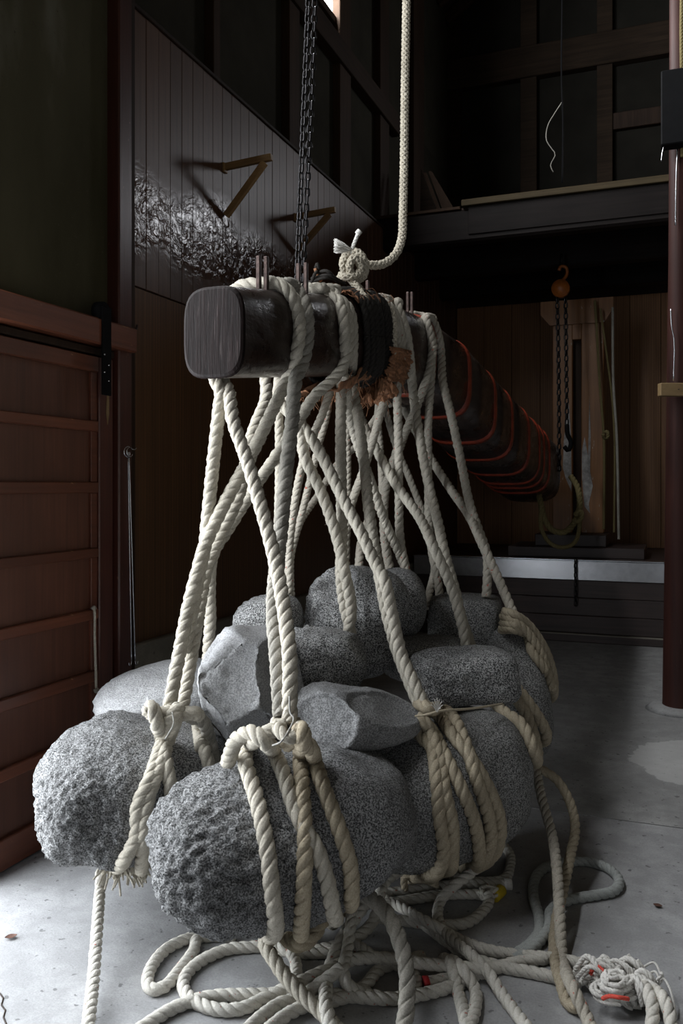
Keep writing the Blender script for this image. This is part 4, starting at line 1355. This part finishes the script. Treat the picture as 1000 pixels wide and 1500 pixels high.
v, f = braid_arrays([P(510, 402, 3.22), P(516, 412, 3.18), P(524, 424, 3.15), P(534, 436, 3.13), beam_pt(yb(3.34), 62, 0.02), beam_pt(yb(3.35), 30, 0.03), beam_pt(yb(3.35), 8, 0.035), beam_pt(yb(3.36), -18, 0.03)], R0 * 0.9)
mesh_obj('leg', v, f, M['rope_braid'], BR, True)
v, f = braid_arrays([P(506, 400, 3.26), P(518, 414, 3.24), P(530, 428, 3.22), P(536, 444, 3.25)], R0 * 0.9)
mesh_obj('leg', v, f, M['rope_braid'], BR, True)
# bound tail and frayed brush
v, f = rope_arrays([P(514, 372, 3.19), P(518, 358, 3.18), P(522, 348, 3.17), P(525, 340, 3.17)], 0.0075, 5, 1, 1)
bt = mesh_obj('bound_tail', v, f, M['yarn'], BR, True)
rr = random.Random(12)
paths = []
for i in range(60):
    s0 = P(514 + rr.uniform(-2, 2), 366 + rr.uniform(-2, 2), 3.18)
    e = P(490 + rr.uniform(-2, 2), 360 + rr.uniform(-11, 11), 3.16 + rr.uniform(-.03, .03))
    m = s0.lerp(e, 0.5) + Vector((0, 0, rr.uniform(-.004, .006)))
    paths.append([s0, m, e])
v, f = yarn_arrays(paths, 0.0017, 4, 0.012)
o = mesh_obj('frayed_brush', v, f, M['yarn'], bt, True)
o['kind'] = 'stuff'
o['label'] = 'white frayed brush of yarn'
tube('bound_cap', [P(523, 343, 3.17), P(527, 338, 3.17)], 0.011, M['yarn'], bt, 8, 0.004)

# ---------------------------------------------------------------- hanging chain, two runs of links
CH = empty('hanging_chain', P(441, 415, 2.88))
tag(CH, 'black iron chain hanging in two runs to the lever', 'chain')


def link_mesh_data(L=0.030, Wd=0.021, r=0.0034):
    pts = []
    for i in range(16):
        a = 2 * math.pi * i / 16
        hx = (Wd / 2 - r) * math.cos(a)
        hz = (Wd / 2 - r) * math.sin(a) + math.copysign(L / 2 - Wd / 2, math.sin(a) if abs(math.sin(a)) > 1e-6 else 1)
        pts.append(Vector((hx, 0, hz)))
    V, Fc = [], []
    n = len(pts)
    for i in range(n):
        t = (pts[(i + 1) % n] - pts[i - 1]).normalized()
        s = t.cross(Vector((0, 1, 0))).normalized()
        for j in range(5):
            a = 2 * math.pi * j / 5
            V.append(pts[i] + r * (math.cos(a) * s + math.sin(a) * Vector((0, 1, 0))))
    for i in range(n):
        for j in range(5):
            Fc.append([i * 5 + j, i * 5 + (j + 1) % 5, ((i + 1) % n) * 5 + (j + 1) % 5, ((i + 1) % n) * 5 + j])
    me = bpy.data.meshes.new('link')
    me.from_pydata([tuple(v) for v in V], [], Fc)
    for p in me.polygons:
        p.use_smooth = True
    return me


def chain(parent, pts, L, Wd, r, mat, turn=0):
    me = link_mesh_data(L, Wd, r)
    me.materials.append(mat)
    pitch = L - 2.3 * r
    c, s = resample(catmull(pts), pitch)
    for i in range(len(c) - 1):
        d = Vector(c[i + 1] - c[i])
        q = d.to_track_quat('Z', 'Y') @ Matrix.Rotation(R(45 + turn + 90 * (i % 2)), 3, 'Z').to_quaternion()
        o = link_mesh('link', me, (Vector(c[i]) + Vector(c[i + 1])) / 2, parent)
        o.rotation_mode = 'QUATERNION'
        o.rotation_quaternion = q


chain(CH, [P(465, -345, 2.88), P(452, -20, 2.88), P(446, 130, 2.88), P(441, 250, 2.88), P(437, 350, 2.88), P(434, 425, 2.88)], 0.036, 0.025, 0.0042, M['iron'])
chain(CH, [P(475, -345, 2.88), P(462, -20, 2.88), P(456.5, 130, 2.88), P(451, 250, 2.88), P(446, 350, 2.88), P(442, 425, 2.88)], 0.036, 0.025, 0.0042, M['iron'], 20)
tube('ring_shackle', [P(432, 418, 2.86), P(430, 430, 2.82), P(438, 436, 2.80), P(446, 430, 2.82), P(444, 418, 2.86)], 0.007, M['iron'], CH, 8, 0.008)
#EOF_PART3

# ================================================================ ROPES LYING ON THE FLOOR
def floor_rope(label, pts, rad=0.0165, mat='rope_white', lay=1):
    items = []
    for p in pts:
        items.append((p[0], p[1], 'g') if len(p) == 2 else p)
    o = rope('loose_rope', path(items, rad), rad, M[mat], None, lay, 0.6)
    return tag(o, label, 'rope', 'loose ropes on the floor')


floor_rope('white rope bent in a narrow loop, leftmost on the floor', [(345, 1372), (318, 1371), (290, 1374), (284, 1392), (262, 1422), (240, 1446), (224, 1450), (216, 1440), (222, 1416), (244, 1390), (272, 1376), (296, 1368)])
floor_rope('white rope making the wide round loop beneath the front boulder', [(425, 1378), (380, 1386), (332, 1391), (288, 1412), (268, 1438), (278, 1462), (314, 1478), (352, 1478), (392, 1460), (440, 1438, 'g+0.02'), (476, 1422, 'g+0.03'), (516, 1406, 'g+0.03'), (560, 1403, 'g+0.03'), (610, 1410, 'g+0.03'), (662, 1416, 'g+0.02'), (708, 1420, 'g+0.02')])
floor_rope('long white rope running from the bottom left edge under the wide loop', [(196, 1514), (222, 1496), (260, 1474), (308, 1460, 'g+0.0'), (380, 1457), (456, 1455), (520, 1460), (570, 1463), (606, 1459), (664, 1444), (702, 1426), (756, 1410), (800, 1404)])
floor_rope('white rope end at the bottom edge below the front boulder', [(360, 1510), (384, 1488), (410, 1470), (438, 1462), (470, 1440, 'g+0.03'), (500, 1418, 'g+0.05')])
floor_rope('second white rope at the bottom edge running right toward the dark tail', [(392, 1508), (424, 1484), (458, 1470), (492, 1465), (530, 1448), (556, 1420), (584, 1410), (620, 1400)])
floor_rope('white rope dropping steeply from behind the front boulder to the bottom edge', [(584, 1276, 2.62), (568, 1287, 2.56), (534, 1326, 2.44), (500, 1376, 2.34), (482, 1422, 2.24), (477, 1470, 'g+0.03'), (486, 1514, 'g+0.01')], 0.018)
floor_rope('white rope sagging in a curve just under the front boulder', [(560, 1290, 2.6), (556, 1312, 'g+0.12'), (546, 1350, 'g+0.05'), (514, 1378, 'g+0.03'), (460, 1392), (424, 1394), (400, 1386)])
floor_rope('white rope hanging straight down just left of the dark rope tail', [(524, 1300, 2.62), (516, 1330, 'g+0.1'), (509, 1390, 'g+0.05'), (503, 1425, 'g+0.04'), (510, 1444, 'g+0.02'), (530, 1454), (560, 1462)])
floor_rope('short white rope hooked beneath the turns of the front boulder', [(402, 1372), (420, 1388), (432, 1406), (433, 1432), (426, 1452)])
floor_rope('white rope crossing under the dark hanging tail to the right', [(430, 1395), (470, 1396), (520, 1386, 'g+0.03'), (548, 1402, 'g+0.03'), (584, 1414), (607, 1430), (608, 1448), (596, 1462)])
floor_rope('white rope ending in a whipped tip right of the coils', [(545, 1308), (590, 1306), (640, 1299), (690, 1294), (722, 1295), (744, 1295)])
floor_rope('white rope curving out from under the lower right boulder', [(640, 1274), (676, 1288), (716, 1292), (738, 1288), (747, 1268), (746, 1250), (730, 1234), (708, 1226)])
o = floor_rope('white rope ending in a knot with yellow tape', [(556, 1326), (600, 1318), (640, 1312), (676, 1310), (704, 1311), (716, 1318), (704, 1338), (680, 1353), (640, 1355), (600, 1350), (548, 1344)])
floor_rope('white rope sloping down from the coils toward the frayed bundle', [(540, 1306), (568, 1320), (596, 1334), (624, 1356), (658, 1382), (694, 1404), (738, 1417), (782, 1425), (818, 1434), (846, 1448)])
floor_rope('upper white rope running into the frayed bundle', [(604, 1340, 'g+0.03'), (640, 1358, 'g+0.03'), (668, 1374), (708, 1390), (756, 1399), (804, 1403), (848, 1411), (896, 1426), (912, 1446)])
floor_rope('grey rope looped wide on the right of the floor', [(756, 1398), (776, 1384), (789, 1366), (789, 1342), (781, 1314), (784, 1286), (800, 1270), (826, 1264), (860, 1262), (890, 1272), (906, 1289), (899, 1305), (868, 1312), (834, 1318), (808, 1333), (802, 1362), (780, 1388), (756, 1404)], mat='rope_grey')
floor_rope('short white rope with a red taped end', [(626, 1440), (640, 1437), (664, 1432), (704, 1421), (736, 1414)])
floor_rope('white rope running down to the bottom edge, left of a close pair', [(650, 1404), (662, 1416, 'g+0.03'), (669, 1446), (678, 1480), (686, 1520)])
floor_rope('white rope running down to the bottom edge, right of a close pair', [(662, 1406, 'g+0.02'), (679, 1422, 'g+0.03'), (695, 1448), (696, 1474), (684, 1514)])
floor_rope('white rope stub curling over right of the frayed bundle', [(934, 1436, 'g+0.02'), (950, 1456, 'g+0.05'), (956, 1480, 'g+0.03'), (952, 1520)])
floor_rope('white rope stub bending down at the right corner of the floor', [(950, 1446, 'g+0.02'), (972, 1464, 'g+0.05'), (981, 1488, 'g+0.03'), (984, 1524)])

# rope end dressings are little things of tape on the ropes
def sleeve_on(name, a, b, rad, mat, label, cat):
    o = tube(name, [a, b], rad, M[mat], None, 10, 0.008)
    return tag(o, label, cat)


a = G(724, 1313, 0.02); b = G(734, 1304, 0.02)
sleeve_on('tape_wrap', a, b, 0.019, 'yellow_tape', 'yellow tape round a knotted rope end on the floor', 'tape')
a = G(620, 1441, 0.016); b = G(627, 1440, 0.016)
sleeve_on('tape_wrap', a, b, 0.0185, 'red_tape', 'red tape round a rope end on the floor', 'tape')
a = G(738, 1295, 0.016); b = G(749, 1295, 0.016)
sleeve_on('whipping_cord', a, b, 0.0185, 'yarn', 'pale whipping round a rope end beside the yellow tape', 'cord')
rr = random.Random(77)
paths = []
kc = G(714, 1311, 0.025)
for i in range(16):
    a0 = rr.uniform(0, 6.28)
    p = kc + Vector((math.cos(a0), math.sin(a0), 0)) * 0.018 + Vector((0, 0, rr.uniform(-.01, .018)))
    q = kc + Vector((math.cos(a0 + 1.6), math.sin(a0 + 1.6), 0)) * 0.03 + Vector((0, 0, rr.uniform(-.005, .025)))
    r_ = kc + Vector((math.cos(a0 + 3), math.sin(a0 + 3), 0)) * 0.02 + Vector((0, 0, rr.uniform(-.01, .02)))
    paths.append([p, q, r_])
v, f = yarn_arrays(paths, 0.006, 6, 0.006)
tag(mesh_obj('rope_knot', v, f, M['rope_white'], None, True), 'lumpy white knot beside the yellow tape', 'knot')

# frayed bundle of yarn
FB = empty('frayed_bundle', G(900, 1462))
tag(FB, 'heap of frayed white yarn with red threads at the bottom right', 'rope')
rr = random.Random(21)
def heap_pt(x, y, z):
    return G(x, y, 0) + Vector((0, 0, z))
for i in range(26):
    # swirling hanks: arcs around an oval
    ph = rr.uniform(0, 6.28)
    cx, cy = 902 + rr.uniform(-6, 6), 1484 + rr.uniform(-4, 4)
    ex, ey = rr.uniform(10, 36), rr.uniform(4, 16)
    pts = []
    for j in range(7):
        a = ph + j * rr.uniform(0.35, 0.5)
        rz = 0.085 * (1 - (ex / 42) ** 2) + 0.016
        pts.append(heap_pt(cx + ex * math.cos(a), cy + ey * math.sin(a), rz))
    o = rope('yarn', pts, rr.uniform(0.0045, 0.0065), M['yarn'], FB, 1, 0.8)
for i in range(52):
    x0 = rr.uniform(830, 934)
    y0 = 1432 + (x0 - 836) * 0.16 + rr.uniform(0, 34)
    dx = rr.uniform(22, 52); dy = rr.uniform(-4, 22)
    h = rr.uniform(0.015, 0.085)
    pts = [heap_pt(x0, y0, 0.01 + h * 0.4), heap_pt(x0 + dx * 0.4, y0 + dy * 0.3 + rr.uniform(-4, 4), h), heap_pt(x0 + dx * 0.75, y0 + dy * 0.8, h * 0.9), heap_pt(x0 + dx, y0 + dy, 0.01 + h * 0.3)]
    rope('yarn', pts, rr.uniform(0.005, 0.0085), M['yarn'], FB, 1, 0.8)
for i in range(12):
    x0 = 905 + rr.uniform(-6, 50); y0 = 1436 + (x0 - 905) * 0.25 + rr.uniform(-6, 6)
    p = heap_pt(x0, y0 + 6, 0.02)
    q = p + Vector((rr.uniform(-.03, .03), rr.uniform(-.02, .02), rr.uniform(0.035, .06)))
    rope('yarn', [p, p.lerp(q, 0.6) + Vector((0.008, 0, 0)), q], 0.0075, M['yarn'], FB, 1, 0.8, (1.0, 0.6))
for pts in ([(864, 1450, 0.06), (872, 1446, 0.075), (882, 1452, 0.075), (888, 1460, 0.07)], [(873, 1444, 0.06), (878, 1443, 0.07)], [(882, 1500, 0.08), (892, 1504, 0.092), (906, 1508, 0.095), (920, 1504, 0.085)]):
    rope('red_yarn', [heap_pt(x, y + 12, z) for x, y, z in pts], 0.005, M['red_yarn'], FB, 1, 0.6)
for pts in ([(950, 1466, 0.03), (968, 1466, 0.06), (980, 1476, 0.05), (990, 1492, 0.01)], [(948, 1450, 0.04), (960, 1458, 0.06), (966, 1464, 0.05)], [(940, 1440, 0.04), (958, 1444, 0.06), (970, 1458, 0.04)]):
    rope('yarn', [heap_pt(*p) for p in pts], 0.003, M['yarn'], FB, 1, 0.8)

# dead leaves on the floor
def leaf(label, x, y, s, rot):
    c = G(x, y, 0.004)
    V, Fc = [], []
    n = 10
    for sgn in (0, 1):
        for i in range(n + 1):
            u = i / n
            w = math.sin(math.pi * u) * 0.35 * s
            for j in (-1, 0, 1):
                p = Vector(((u - 0.5) * s, j * w, abs(j) * 0.25 * w + 0.1 * s * (u - 0.5) ** 2 * 4 + sgn * 0.0012))
                V.append(c + Matrix.Rotation(R(rot), 3, 'Z') @ p)
    m = (n + 1) * 3
    for i in range(n):
        for j in range(2):
            q = [i * 3 + j, i * 3 + j + 1, i * 3 + j + 4, i * 3 + j + 3]
            Fc.append(q[::-1])
            Fc.append([t + m for t in q])
    return tag(mesh_obj('dead_leaf', V, Fc, M['leaf'], None, True), label, 'leaf', 'dead leaves on the floor')


leaf('small dark dead leaf on the pale floor near the door', 16, 1373, 0.035, 50)
leaf('small brown dead leaf on the floor right of the grey loop', 963, 1327, 0.028, -10)
# crack in the slab
cr = [G(0, 1455, 0.0006), G(5, 1462, 0.0006), G(2, 1472, 0.0006), G(8, 1480, 0.0006), G(5, 1490, 0.0006), G(10, 1502, 0.0006)]
o = tube('crack', cr, 0.0022, M['post_dark'], fl, 4, 0.006, False)

# ================================================================ BY THE DOOR
# two long wire hooks on a ring
HK = empty('hook_ring', W(186, 661, XB + 0.12))
tag(HK, 'shiny wire ring fixed on the dark post', 'ring')
rc = W(188, 662, XD + 0.02)
tube('ring_loop', [rc + Vector((0.0, 0.030 * math.cos(a), 0.022 * math.sin(a))) for a in np.linspace(0.5, 5.9, 20)], 0.0026, M['steel'], HK, 6, 0.004)
tube('ring_loop', [rc + Vector((0.012, 0.026 * math.cos(a) - 0.003, 0.019 * math.sin(a))) for a in np.linspace(1.6, 4.6, 14)], 0.0026, M['steel'], HK, 6, 0.004)
tube('prong', [rc + Vector((0, 0.028, 0.012)), rc + Vector((0.0, 0.045, 0.012)), rc + Vector((0.0, 0.056, 0.020))], 0.0026, M['steel'], HK, 6, 0.004)
for i, (xt, xb, lab, sd) in enumerate(((187.5, 192.5, 'left of two long thin wire hooks hanging by the door post', -1), (189, 198, 'right of two long thin wire hooks hanging by the door post', 1))):
    Xk = XD + 0.02 + 0.006 * i
    top = W(xt, 668, Xk)
    bot = W(xb, 968, Xk)
    t = empty('wire_hook', bot)
    tag(t, lab, 'hook', 'long wire hooks')
    tube('shank', [top, top.lerp(bot, 0.5), bot], 0.0028, M['steel'], t, 6, 0.03)
    tube('hook_tip', [bot, bot + Vector((0, 0.004 * sd, -0.014)), bot + Vector((0, 0.014 * sd, -0.016)), bot + Vector((0, 0.019 * sd, -0.004))], 0.0026, M['steel'], t, 6, 0.003)
    tube('top_eye', [top + Vector((0, 0.006 * math.cos(a), 0.008 + 0.008 * math.sin(a))) for a in np.linspace(-1.5, 4.5, 12)], 0.0024, M['steel'], t, 6, 0.003)

# pull cord of the door
PC = empty('pull_cord', W(141, 1011, XD + 0.012))
tag(PC, 'thin pale cord hanging on the lower part of the sliding door', 'cord')
rope('cord', [W(136, 890, XD + 0.006), W(138, 893, XD + 0.014), W(138.5, 930, XD + 0.014), W(140, 975, XD + 0.014), W(141, 1010, XD + 0.014)], 0.0052, M['rope'], PC, 1, 0.4)
tube('cord_knot', [W(139, 1009, XD + 0.014), W(141, 1013, XD + 0.018), W(143, 1010, XD + 0.014)], 0.008, M['rope_dark'], PC, 8, 0.004)
tube('cord_knot', [W(135, 892, XD + 0.006), W(137, 889, XD + 0.012), W(139, 892, XD + 0.010)], 0.007, M['rope_dark'], PC, 8, 0.004)
# small iron hooks on the post
for i, (px, py) in enumerate(((183, 480), (196, 480))):
    c = W(px, py, XB + 0.05)
    o = tube('post_hook', [Vector((XB - 0.02, c.y, c.z)), Vector((c.x, c.y, c.z)), Vector((c.x + 0.012, c.y, c.z - 0.006)), Vector((c.x + 0.018, c.y, c.z + 0.012))], 0.005, M['rust'], None, 7, 0.006)
    tag(o, ('rusty hook on the post above the wire ring', 'rusty hook on the boards right of the door post')[i], 'hook')

# ================================================================ VAT AND PRESS FRAME AT THE BACK
VY = 7.38
vat = empty('press_vat', (-0.9, VY + 0.5, 0))
tag(vat, 'dark wooden press vat with a steel rim band at the back', 'vat')
x0, x1 = -2.16, 0.62
ztop = 0.675
for i in range(3):
    za, zb = 0.07 + i * 0.148, 0.07 + (i + 1) * 0.148 - 0.003
    box('side_board', (x0, VY, za), (x1, VY + 0.05, zb), M['vat_wood'], vat, 0.004)
box('base_sill', (x0 - 0.02, VY - 0.05, 0), (x1 + 0.02, VY + 0.06, 0.068), M['vat_wood'], vat, 0.006)
box('sill_wear', (x0 + 0.4, VY - 0.0505, 0.058), (x1 - 0.1, VY - 0.01, 0.0695), M['plinth'], vat, 0.003)
box('steel_band', (x0 - 0.005, VY - 0.012, 0.512), (x1 + 0.005, VY + 0.05, ztop), M['steel'], vat, 0.004)
box('steel_lip', (x0 - 0.005, VY - 0.02, ztop), (x1 + 0.005, VY + 0.06, ztop + 0.012), M['steel'], vat, 0.003)
box('end_board', (x0, VY + 0.05, 0.0), (x0 + 0.05, 9.1, ztop), M['vat_wood'], vat)
box('end_board', (x1 - 0.05, VY + 0.05, 0.0), (x1, 9.1, ztop), M['vat_wood'], vat)
box('cover_board', (x0, VY + 0.06, ztop - 0.03), (x1, 9.1, ztop + 0.005), M['vat_wood'], vat)

a = WY(744, 812, 7.62); b = WY(944, 800, 7.62)
pb = box('press_plank', (a.x, 7.60, ztop + 0.005), (b.x, 8.3, ztop + 0.095), M['vat_wood'], None, 0.006)
tag(pb, 'thick dark plank lying on the vat', 'plank')
a = WY(784, 790, 7.75); b = WY(888, 790, 7.75)
pb2 = box('press_block', (a.x, 7.72, ztop + 0.095), (b.x, 8.2, ztop + 0.20), M['vat_wood'], None, 0.006)
tag(pb2, 'smaller grey block on the plank at the foot of the press frame', 'block')

PY = 8.0
zb_ = ztop + 0.20
zt_ = WY(840, 446, PY).z
pf = empty('press_gallows', ((WY(845, 780, PY)).x, PY, zb_))
tag(pf, 'orange-brown upright timber frame with a slot, stained white at its foot', 'frame')
def pfx(px): return WY(px, 600, PY).x
box('upright', (pfx(809), PY, zb_), (pfx(838), PY + 0.18, zt_), M['frame_wood'], pf, 0.006)
box('upright', (pfx(851), PY, zb_), (pfx(884), PY + 0.18, zt_), M['frame_wood'], pf, 0.006)
box('slot_filler', (pfx(838), PY + 0.10, zb_), (pfx(851), PY + 0.16, WY(845, 497, PY).z), M['post_dark'], pf)
box('slot_head', (pfx(838), PY + 0.0, WY(845, 497, PY).z), (pfx(851), PY + 0.18, zt_), M['frame_wood'], pf, 0.003)
# flared head block
hz0, hz1 = WY(800, 478, PY).z, WY(800, 443, PY).z
V = [(pfx(792), PY - 0.03, hz1), (pfx(898), PY - 0.03, hz1), (pfx(898), PY - 0.03, hz1 - 0.10), (pfx(886), PY - 0.03, hz0), (pfx(806), PY - 0.03, hz0), (pfx(792), PY - 0.03, hz1 - 0.12)]
V = [Vector(v) for v in V]
n = len(V)
o = mesh_obj('head_block', V + [v + Vector((0, 0.03, 0)) for v in V], [list(range(n)), list(range(2 * n - 1, n - 1, -1))] + [[i, n + i, n + (i + 1) % n, (i + 1) % n] for i in range(n)], M['frame_wood'], pf)
bm = bmesh.new(); bm.from_mesh(o.data); bmesh.ops.recalc_face_normals(bm, faces=bm.faces); bm.to_mesh(o.data); bm.free()
# limewash stains as thin ragged crusts
def crust(px, Y, seed):
    pts = [WY(a, b, Y) for a, b in px]
    n = len(pts)
    o = mesh_obj('limewash_stain', pts + [p + Vector((0, -0.004, 0)) for p in pts], [list(range(n - 1, -1, -1)), list(range(n, 2 * n))] + [[i, (i + 1) % n, n + (i + 1) % n, n + i] for i in range(n)], M['plaster_lime'], pf)
    bm = bmesh.new(); bm.from_mesh(o.data); bmesh.ops.recalc_face_normals(bm, faces=bm.faces); bm.to_mesh(o.data); bm.free()


M['plaster_lime'] = plain_mat('limewash', (0.30, 0.29, 0.28), 0.85, 0, 0.55, 16, 0.4)
crust([(852, 660), (856, 640), (861, 668), (863, 580), (865, 640), (864, 690), (868, 712), (862, 738), (864, 752), (856, 742), (852, 700)], PY, 1)
crust([(826, 640), (833, 590), (836, 640), (837, 720), (828, 700), (824, 684)], PY, 2)

# lever's far sling: yellowish rope
yr = empty('yellow_rope_sling', P(820, 790, 7.3))
tag(yr, 'yellowed rope slung under the far end of the lever', 'rope')
rope('rope_strand', [P(786, 705, 7.15), P(792, 738, 7.02), P(797, 760, 7.0), P(808, 776, 7.0), P(824, 780, 7.0), P(838, 770, 7.05), P(848, 748, 7.1), P(846, 715, 7.2), P(836, 698, 7.3)], 0.026, M['rope_yellow'], yr, 1, 0.6)
rope('rope_strand', [P(792, 740, 7.0), P(793, 775, 6.98), P(806, 796, 6.96), P(824, 802, 6.96), P(842, 794, 7.0), P(849, 765, 7.05), P(847, 725, 7.15)], 0.018, M['rope_yellow'], yr, 1, 0.6)
rope('knot', [P(842, 755, 7.0), P(848, 748, 6.98), P(852, 755, 6.98), P(846, 764, 6.98), P(840, 760, 7.0)], 0.022, M['rope_yellow'], yr, 1, 0.8)

# chain hoist with orange block
HF = 7.25
CHH = empty('chain_hoist', P(821, 436, HF))
tag(CHH, 'small orange chain hoist hanging from the loft joist', 'hoist')
c = P(821, 423, HF)
bm = bmesh.new()
bmesh.ops.create_cone(bm, cap_ends=True, segments=24, radius1=0.075, radius2=0.075, depth=0.10)
bmesh.ops.bevel(bm, geom=[e for e in bm.edges if abs(e.verts[0].co.z - e.verts[1].co.z) < 1e-4], offset=0.018, segments=2, affect='EDGES')
bmesh.ops.rotate(bm, verts=bm.verts, cent=(0, 0, 0), matrix=Matrix.Rotation(R(90), 3, 'X'))
bmesh.ops.translate(bm, verts=bm.verts, vec=c)
bm_obj('gear_case', bm, M['orange'], CHH, True)
tube('top_hook', [P(823, 412, HF), P(830, 402, HF), P(829, 392, HF), P(822, 390, HF), P(818, 396, HF)], 0.014, M['orange'], CHH, 8, 0.015)
ch1 = [P(816, 436, HF), P(818, 550, HF), P(819, 690, HF)]
chain(CHH, ch1, 0.062, 0.042, 0.007, M['iron'])
chain(CHH, [P(828, 436, HF), P(829, 520, HF), P(830, 622, HF)], 0.062, 0.042, 0.007, M['iron'])
tube('lower_hook', [P(830, 622, HF), P(831, 636, HF), P(836, 648, HF), P(832, 660, HF), P(826, 654, HF)], 0.02, M['black_metal'], CHH, 8, 0.02)
tube('hanging_strap', [P(821, 396, HF), P(822, 370, HF), Vector((P(822, 350, HF).x, P(822, 350, HF).y, 3.2))], 0.01, M['iron'], CHH, 6, 0.05)
# chain lying over the vat's steel band
CV = empty('vat_chain', P(843, 840, 7.0))
tag(CV, 'short dark chain hanging in front of the steel rim of the vat', 'chain')
cx = WY(843, 820, VY - 0.03)
chain(CV, [Vector((cx.x, VY - 0.03, ztop + 0.02)), Vector((cx.x, VY - 0.035, 0.6)), Vector((cx.x, VY - 0.03, 0.42)), Vector((cx.x, VY - 0.03, 0.30))], 0.055, 0.036, 0.006, M['iron'])
# ropes hanging right of the frame
for i, (pts, mat_, rad, lab) in enumerate((
        ([(871, 440), (873, 470), (878, 560), (884, 640), (884, 775)], 'rope_yellow', 0.012, 'thin yellowish rope hanging in front of the press frame'),
        ([(879, 452), (887, 510), (896, 580), (900, 650), (899, 780)], 'rope_yellow', 0.010, 'thin rope slanting down right of the press frame'),
        ([(897, 450), (898, 560), (903, 640), (906, 790)], 'rope_dark', 0.012, 'dark rope hanging rightmost beside the press frame'))):
    t = rope('hanging_rope', [P(x, y, 7.6 - 0.03 * i) for x, y in pts], rad, M[mat_], None, 1, 0.3)
    tag(t, lab, 'rope', 'ropes beside the press frame')
tag(rope('rope_knot', [P(884, 634, 7.55), P(889, 632, 7.52), P(890, 640, 7.52), P(885, 642, 7.52), P(883, 636, 7.5)], 0.016, M['rope_yellow'], None, 1, 0.6), 'yellowish knot on the thin rope before the press frame', 'knot')
# wires and dangling string above the loft
tag(tube('hanging_wire', [P(823, -380, 7.0), P(823, 0, 7.0), P(822, 110, 7.0), P(824, 180, 7.0), P(823, 268, 7.0)], 0.006, M['black_metal'], None, 6, 0.08), 'thin dark wire hanging from the roof above the loft edge', 'wire')
tag(tube('hanging_string', [P(822.5, 150, 7.0), P(812, 166, 7.02), P(802, 184, 7.05), P(800, 205, 7.05), P(808, 218, 7.05), P(813, 226, 7.05), P(806, 242, 7.05), P(810, 252, 7.05)], 0.004, M['rope_dark'], None, 6, 0.03), 'pale tangled string hanging above the loft edge', 'string')

# ================================================================ THINGS ON THE RIGHT PILLAR
bxp = box('pillar_box', (0, 0, 0), (0.16, 0.10, 0.42), M['black_metal'], None, 0.006)
cb = P(990, 160, pF - 0.12)
bxp.location = cb
tag(bxp, 'dark box fixed high on the right pillar', 'box')
tb = empty('wood_block', P(986, 570, pF - 0.13))
tag(tb, 'short pale wooden block nailed across the right pillar', 'block')
a = P(965, 571, pF - 0.12)
b = a + RT * 0.26
bar('block_body', a, b, 0.05, 0.073, M['raw_wood'], tb, 0.003)
for q in (0.10, 0.15):
    c = a + RT * q - FW * 0.026
    tube('nail', [c, c - FW * 0.006], 0.003, M['iron'], tb, 6, 0.002)
wire = tube('pillar_cable', [P(975, 205, pF - 0.12), P(970, 222, pF - 0.13), P(968, 236, pF - 0.13)], 0.003, M['steel'], None, 6, 0.01)
tag(wire, 'white cable end dangling under the dark box on the pillar', 'cable')
tag(tube('pillar_cable', [P(982, 452, pF - 0.1), P(983, 475, pF - 0.1), P(987, 500, pF - 0.1), P(986, 558, pF - 0.1)], 0.004, M['steel'], None, 6, 0.02), 'pale cable running down the pillar to the wood block', 'cable')
tag(tube('pillar_cable', [P(992, 215, pF - 0.075), P(990, 262, pF - 0.075), P(989, 330, pF - 0.077)], 0.005, M['steel'], None, 6, 0.03), 'grey conduit on the pillar below the dark box', 'cable')
tag(rope('pillar_rope', [P(999, -40, pF - 0.09), P(998, 60, pF - 0.09), P(1000, 180, pF - 0.09), P(999, 230, pF - 0.09)], 0.012, M['rope_yellow'], None, 1, 0.3), 'yellowish rope hanging in front of the pillar top', 'rope')
